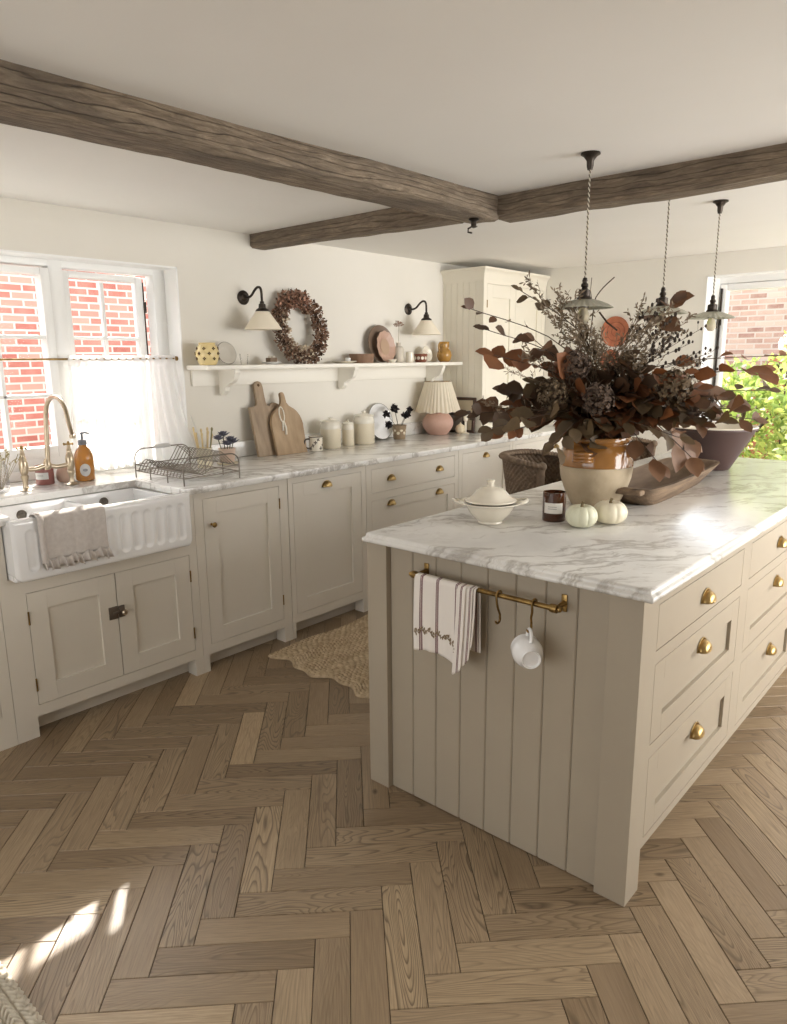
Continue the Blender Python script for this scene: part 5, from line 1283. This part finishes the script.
tips = [  # a (to the right), z, b (away), label, leaves, size, lowest leaf
 (-.50, .475, -.05, 'long bare brown branch reaching furthest up to the left with few leaves', 5, .055, .78),
 (-.45, .40, -.10, 'branch of three crumpled brown leaves near its end, upper left', 6, .075, .60),
 (-.42, .31, -.12, 'branch with two broad rust brown leaves on the left side', 9, .110, .52),
 (-.315, .54, -.02, 'upright branch of small round leaves in front of the dresser cupboard', 11, .060, .50),
 (-.27, .36, -.10, 'short upright branch of mid brown leaves left of the nearest pendant', 12, .080, .35),
 (-.50, .10, -.08, 'low branch with long dark leaves pointing left above the tureen', 14, .095, .40),
 (-.38, .03, -.14, 'drooping branch of dark leaves hanging low at the left', 14, .085, .35),
 (-.22, -.00, -.22, 'olive brown leaves curling over the left side of the jar rim', 13, .085, .35),
 (.275, .50, .04, 'branch ending in three large upright leaves by the middle pendant', 6, .100, .80),
 (.72, .300, .05, 'longest branch reaching right past the window with scattered leaves', 9, .068, .55),
 (.58, .25, -.04, 'right branch with a bunch of big brown leaves before the window', 14, .100, .55),
 (.64, .17, .0, 'right branch of dark oval leaves against the green shrubs', 11, .075, .5),
 (.60, .06, .0, 'low right branch ending over the rim of the big brown bowl', 11, .085, .5),
 (.50, .15, .08, 'thin right branch with narrow dark leaves above the bowl', 13, .075, .4),
 (.30, -.06, -.16, 'pale brown leaves drooping in front of the big brown bowl', 14, .105, .45),
 (.22, .02, -.24, 'brown leaves hanging over the right side of the jar rim', 13, .090, .35),
 (.36, -.02, .0, 'pale brown leaves hanging highest over the rim of the big brown bowl', 13, .105, .5),
 (.20, -.09, -.12, 'pale leaves hanging lowest, over the end of the dough trough', 13, .100, .45),
]
for i, (a, z, b, lb, n, s_, t0) in enumerate(tips): leafy(W_(a, z, b), lb, i, n, s_ * 1.08, t0, None, .3 if z < .05 else 0, 4 if lb.startswith('pale') else (2 if 'rust' in lb or 'window' in lb else None), .8 if z < 0 else .35)
G1 = 'dark leafy branches filling the middle of the arrangement'
for i in range(38):
    a = -.44 + .86 * ((i * .618) % 1); b = -.24 + .44 * ((i * .381) % 1); z = .03 + .24 * ((i * .2711) % 1) * (1 - (abs(a) / .5) ** 2) + .03
    leafy(W_(a, z, b), 'dark brown leafy branch in the dense middle of the arrangement', i + 11, 20, .098, .20, G1, .12)
# feathery seed stems
SEEDM = mat('grey_brown_seed_heads', srgb(128, 112, 92), .9); SEEDD = mat('dark_seed_heads', srgb(62, 52, 44), .9)
def feather(tip, label, i, m, group=None, n=26, sp=.05, bl=.012, fat=.35):
    path = path_to(inpot(i + 5, 40), tip, .2); t = thing('seed_spray', label, 'stem', inpot(i + 5, 40), 0, group); m_ = len(path)
    mb = MB(); mb.tube(path, [.002 - .0012 * j / m_ for j in range(m_)], 5); mb.done('stem', m, t)
    mb = MB()
    for j in range(n):
        f = .36 + .64 * (j + .5) / n; k = min(int(f * (m_ - 1)), m_ - 2); p = path[k].lerp(path[k + 1], f * (m_ - 1) - k); d = (path[k + 1] - path[k]).normalized()
        dd = (d * 1.0 + V((rs.gauss(0, .6), rs.gauss(0, .6), rs.gauss(.1, .4)))).normalized(); L = sp * rs.uniform(.6, 1.3) * (1.25 - .6 * f); e = p + dd * L
        mb.tube([p, e], .0007, 3, cap=False)
        for q in range(7):
            o = p.lerp(e, .3 + .7 * q / 6); x_ = (dd * .8 + V((rs.gauss(0, .7), rs.gauss(0, .7), rs.gauss(0, .7)))).normalized(); mb.leaf(o, x_, V((rs.gauss(0, 1), rs.gauss(0, 1), .3)), bl * rs.uniform(.7, 1.3), bl * fat, .1, 0)
    mb.done('seed_heads', m, t, smooth=180, recalc=False)
G2 = 'feathery seed stems in the dried arrangement'
for i, (a, z, b) in enumerate(((-.12, .50, 0), (-.17, .52, -.03), (.24, .46, 0), (.15, .48, .05), (.29, .42, -.05), (-.27, .56, .02), (-.22, .47, -.04), (-.16, .42, .05), (-.12, .38, -.08), (-.08, .45, .05), (-.02, .36, -.05), (.03, .30, .08), (.16, .42, -.06), (.20, .38, .08), (.10, .28, -.12), (-.30, .30, -.1), (.26, .33, .1), (.34, .28, -.05), (.38, .22, .08))):
    feather(W_(a, z, b), 'thin grey brown feathery seed stem among the leaves', i, SEEDM, G2, 36, .085, .017)
feather(W_(-.44, .13, -.10), 'grey fern like sprig sticking out low at the left', 17, SEEDM, None, 30, .06, .016, .2)
feather(W_(-.36, .25, -.10), 'pale feathery sprig left, between the two broad rust leaves', 18, SEEDM, None, 26, .05, .014, .2)
feather(W_(.44, .12, -.12), 'pale tangled sprig at the right over the big brown bowl', 19, SEEDM, None, 36, .06, .012, .25)
# dark bud stems
G3 = 'dark bud stems rising right of the middle'
def buds(tip, i, label, group):
    path = path_to(inpot(i + 9, 40), tip, .15); t = thing('budded_twig', label, 'stem', inpot(i + 9, 40), 0, group); m_ = len(path)
    mb = MB(); mb.tube(path, [.0018 - .001 * j / m_ for j in range(m_)], 5); mb.done('stem', STEMM, t); mb = MB()
    for j in range(8):
        f = .8 + .2 * j / 7; k = min(int(f * (m_ - 1)), m_ - 2); p = path[k].lerp(path[k + 1], f * (m_ - 1) - k); d = (path[k + 1] - path[k]).normalized()
        e = p + (d + V((rs.gauss(0, .45), rs.gauss(0, .45), .2))).normalized() * rs.uniform(.015, .035); mb.tube([p, e], .0007, 3, cap=False)
        mb.ball(e, rs.uniform(.0036, .0062), 7, 5, sz=1.5)
    mb.done('bud_cluster', SEEDD, t)
for i in range(16):
    a = .17 + .24 * ((i * .618) % 1); z = .44 - .75 * (a - .17) + rs.uniform(-.07, .05); buds(W_(a, z, rs.uniform(-.1, .1)), i, 'dark stem tipped with small black buds', G3)
buds(W_(.36, .40, -.02), 17, 'dark bud stem leaning furthest right toward the garden window', None)
# bare forked twig
t = thing('bare_twig', 'bare forked twig behind the nearest pendant lamp', 'twig', VC + V((.02, .03, .2)))
p0 = VC + V((.02, .03, .2)); mb = MB(); mb.tube(smooth_path([p0, W_(-.02, .2, .1), W_(-.0, .48, .14), W_(.02, .545, .14), W_(.075, .60, .14)], 4), .0022, 6); mb.tube([W_(.0, .48, .14), W_(-.015, .55, .14), W_(-.01, .60, .15)], .0014, 5); mb.tube([W_(.02, .47, .13), W_(.05, .43, .12), W_(.09, .40, .12)], .0035, 5)
mb.done('twig', STEMM, t)
# dried hydrangea heads
HY = [mat('tan_hydrangea', srgb(100, 84, 64), .9), mat('mauve_brown_hydrangea', srgb(90, 74, 62), .9)]
for i, (a, z, b, r, lb) in enumerate(((-.20, .17, -.10, .055, 'brown hydrangea head left of centre'), (-.05, .15, -.16, .055, 'mauve brown hydrangea head low in the centre'), (.21, .19, -.18, .062, 'tan hydrangea head right of centre'), (.34, .13, -.10, .055, 'tan hydrangea head over the trough'), (.10, .27, -.05, .052, 'small mauve hydrangea head under the middle pendant'), (-.12, .27, -.10, .050, 'small tan hydrangea head under the nearest pendant'))):
    path = path_to(inpot(i + 3, 40), W_(a, z, b), .1); t = thing('hydrangea', lb + ' in the arrangement', 'flower', inpot(i + 3, 40))
    mb = MB(); mb.tube(path, .0028, 6); mb.done('stem', STEMM, t); mb = MB()
    for _ in range(230):
        d = V((rs.gauss(0, 1), rs.gauss(0, 1), rs.gauss(.2, 1))).normalized(); p = path[-1] + d * r * rs.uniform(.75, 1)
        x_ = (d.orthogonal() * rs.uniform(-1, 1) + d.cross(d.orthogonal()) * rs.uniform(-1, 1) + d * .3).normalized(); mb.leaf(p, x_, d, .016, .013, .3, .1)
    mb.done('florets', HY[i % 2], t, smooth=180, recalc=False)

# ================================================================ RUG, CHAIRS, BASKET
JUTE = noisy('jute', srgb(204, 184, 154), srgb(162, 142, 114), 40, .95, .5, .003)
t = thing('jute_rug', 'chunky woven jute rug with wavy edge between cabinets and island', 'rug', (1.02, 1.5, 0))
rx0, rx1, ry0, ry1 = .668, 1.40, .765, 2.25
def rug(u, v_):
    x = rx0 + (rx1 - rx0) * u; y = ry0 + (ry1 - ry0) * v_
    x += .012 * sin(y * 11) * (1 - u) + .01 * N.noise(V((y * 6, u, 0))); y += (.022 * sin(x * 17 + .5) + .012 * sin(x * 41)) * (1 - v_) 
    cu = u * 26; cv = v_ * 78; row = int(cv); s_ = abs(sin(pi * (cu + .5 * (row % 2)))) ** .6 * abs(sin(pi * cv)) ** .6
    e = min(u, 1 - u) * (rx1 - rx0); f = min(v_, 1 - v_) * (ry1 - ry0); k = min(1, min(e, f) / .008)
    return V((x, y, .002 + k * (.007 + .007 * s_ + .003 * N.noise(V((x * 40, y * 40, 2))))))
mb = MB(); mb.grid(rug, 209, 470); mb.done('weave', JUTE, t, smooth=180)

WICK = noisy('grey_brown_wicker', srgb(132, 112, 92), srgb(96, 80, 64), 30, .8, .3, .002)
def wicker_chair(label, cx_, cy_, face, top=.985, R_=.25):
    t = thing('wicker_chair', label, 'chair', (cx_, cy_, 0), 0, 'wicker counter chairs beside the island'); F_ = rad(face)
    def P(a, r, z): return V((cx_ + r * cos(F_ + a), cy_ + r * sin(F_ + a), z))
    a0, a1 = rad(62), rad(298)
    def rimz(a): k = abs(a - pi) / (a1 - pi); return top - .055 * max(0, k - .35) ** 1.5
    def wall(u, v_):
        a = a0 + (a1 - a0) * u; n1 = int(u * 60); n2 = int(v_ * 22); z = .66 + (rimz(a) - .66) * v_; r = R_ - .045 * (1 - v_)
        bump = .0045 * sin(u * 60 * pi) * (1 if n2 % 2 else -1)
        return P(a, r + bump, z)
    mb = MB(); mb.grid(wall, 241, 67); mb.done('woven_back', WICK, t, solid=.006, smooth=180)
    mb = MB()
    def rim(u, v_):
        a = a0 + (a1 - a0) * u; b_2 = 2 * pi * v_; tw = .0022 * sin(u * 260 + b_2 * 2); return P(a, R_ - .004 + (.026 + tw) * cos(b_2), rimz(a) + (.0145 + tw) * sin(b_2))
    mb.grid(rim, 400, 12, closev=True)
    for a in (a0, a1): mb.ball(P(a, R_ - .004, rimz(a)), .0235, 12, 8)
    mb.done('arm_rim', WICK, t, smooth=180)
    for a in (a0 + .03, a1 - .03):
        mb = MB(); mb.tube([P(a, R_ - .004, rimz(a)), P(a, R_ - .02, .80), P(a, R_ - .05, .64)], [.021, .019, .017], 12); mb.done('arm_post', WICK, t)
    mb = MB(); mb.lathe([(0, .62), (.205, .62), (.222, .635), (.222, .655), (.205, .668), (0, .672)], (cx_, cy_, 0), 40); mb.done('seat', WICK, t)
    for k in range(4):
        a = pi / 4 + k * pi / 2; mb = MB(); mb.tube([P(a, .17, .625), P(a, .225, .0)], [.017, .013], 10); mb.done('leg', STEMM, t)
    mb = MB(); mb.tube([P(pi / 4 + k * pi / 2, .206, .22) for k in range(4)], .009, 8, closed=True); mb.done('foot_ring', STEMM, t)
wicker_chair('brown wicker chair tucked beside the island behind the tureen', 1.57, 1.88, 5, R_=.19)
wicker_chair('brown wicker chair further along the island, seen past the pottery jar', 1.55, 3.08, 5, top=.955, R_=.19)

# braided rug at the lower left corner
BRAID = noisy('pale_rush_braid', srgb(214, 206, 190), srgb(176, 166, 148), 60, .95, .4, .002)
t = thing('braided_rug', 'thick pale braided rug with chunky plaits cut off by the lower left corner', 'rug', (1.5, -1.5, 0))
bx0, bx1, by0, by1 = 1.1, 2.5, -1.55, -.9
def braid(u, v_):
    x = bx0 + (bx1 - bx0) * u; y = by0 + (by1 - by0) * v_; r = v_ * 20; k = r - int(r); q = abs(k - .5) * 2
    ph = x / .017 + q * 1.5 * (1 if int(r) % 2 else -1); s_ = abs(sin(pi * ph)) ** .7 * (1 - q ** 6)
    e = min(u * (bx1 - bx0), (1 - u) * (bx1 - bx0), v_ * (by1 - by0), (1 - v_) * (by1 - by0)); kk = min(1, e / .012)
    return V((x, y + .004 * sin(pi * ph) * (v_ > .97), .002 + kk * (.010 + .011 * s_)))
mb = MB(); mb.grid(braid, 760, 300); mb.done('plaits', BRAID, t, smooth=180)

# ================================================================ GARDEN
def shrub(label, x, y, r, h, cols, n, seed):
    rs = random.Random(seed); t = thing('garden_shrub', label, 'shrub', (x, y, -.12), 0, None)
    mb = MB()
    for _ in range(9):
        d = V((rs.gauss(0, .5), rs.gauss(0, .5), 1)).normalized(); mb.tube(smooth_path([V((x, y, -.12)), V((x, y, h * .3)) + d * .1, V((x, y, 0)) + V((d.x * r, d.y * r, h * .8))], 3), .02, 5)
    mb.done('stems', STEMM, t)
    for ci, c in enumerate(cols):
        mb = MB()
        for _ in range(n):
            d = V((rs.gauss(0, 1), rs.gauss(0, 1), rs.gauss(.3, 1))).normalized(); q = rs.uniform(.55, 1) * (1 + .35 * N.noise(d * 2 + V((seed, 0, 0))))
            p = V((x + d.x * r * q, y + d.y * r * q, max(-.1, h * .5 + d.z * h * .52 * q))); mb.leaf(p, (d + V((rs.gauss(0, .7), rs.gauss(0, .7), rs.gauss(0, .7)))).normalized(), V((rs.gauss(0, 1), rs.gauss(0, 1), 1)), rs.uniform(.05, .11), rs.uniform(.03, .055), .1, .15)
        m = mat('shrub_leaf', c, .5); nn_ = NT(m); tl = nn_.n('BsdfTranslucent'); tl.inputs[0].default_value = (*c, 1); ms = nn_.n('MixShader'); ms.inputs[0].default_value = .4
        nn_.l(nn_.b.outputs[0], ms.inputs[1]); nn_.l(tl.outputs[0], ms.inputs[2]); nn_.l(ms.outputs[0], nn_.t.nodes['Material Output'].inputs[0])
        mb.done('foliage', m, t, smooth=180, recalc=False)
YG = [srgb(180, 190, 104), srgb(134, 156, 76)]; LG = [srgb(198, 204, 130), srgb(152, 170, 92)]
shrub('bright yellow green shrub outside, left side of the garden window', 1.15, 6.6, .85, 1.35, YG, 1500, 1)
shrub('leafy green shrub outside in the middle of the garden window', 2.35, 6.3, .80, 1.15, LG, 1500, 2)
shrub('tall green shrub beyond the other two outside the garden window', 1.7, 8.0, .9, 1.75, YG, 1300, 3)
rs = random.Random(5)
for k, (x, y, z) in enumerate(((1.52, 6.9, 1.60), (1.56, 7.05, 1.30))):
    t = thing('white_bloom', 'big white flower head on a stem above the garden shrubs', 'flower', (x, y, -.12), 0, 'white flower heads in the garden'); mb = MB(); mb.tube([(x, y, -.12), (x, y, z)], .008, 5); mb.done('stem', STEMM, t)
    mb = MB()
    for _ in range(120):
        d = V((rs.gauss(0, 1), rs.gauss(0, 1), rs.gauss(.2, 1))).normalized(); mb.leaf(V((x, y, z)) + d * .10, d.orthogonal(), d, .04, .035)
    mb.done('petals', mat('white_petals', srgb(240, 238, 230), .8), t, smooth=180, recalc=False)
# terracotta planter glimpsed against the garden wall
t = thing('garden_planter', 'terracotta planter against the garden wall among the shrubs', 'planter', (1.62, 9.2, -.12))
mb = MB(); mb.lathe([(0, 0), (.16, 0), (.20, .33), (.23, .34), (.23, .40), (.20, .40), (.18, .3), (0, .3)], (1.02, 9.1, 1.05), 36).box(.62, 1.45, 8.9, 9.3, -.12, 1.05); mb.done('pot', TERR, t)
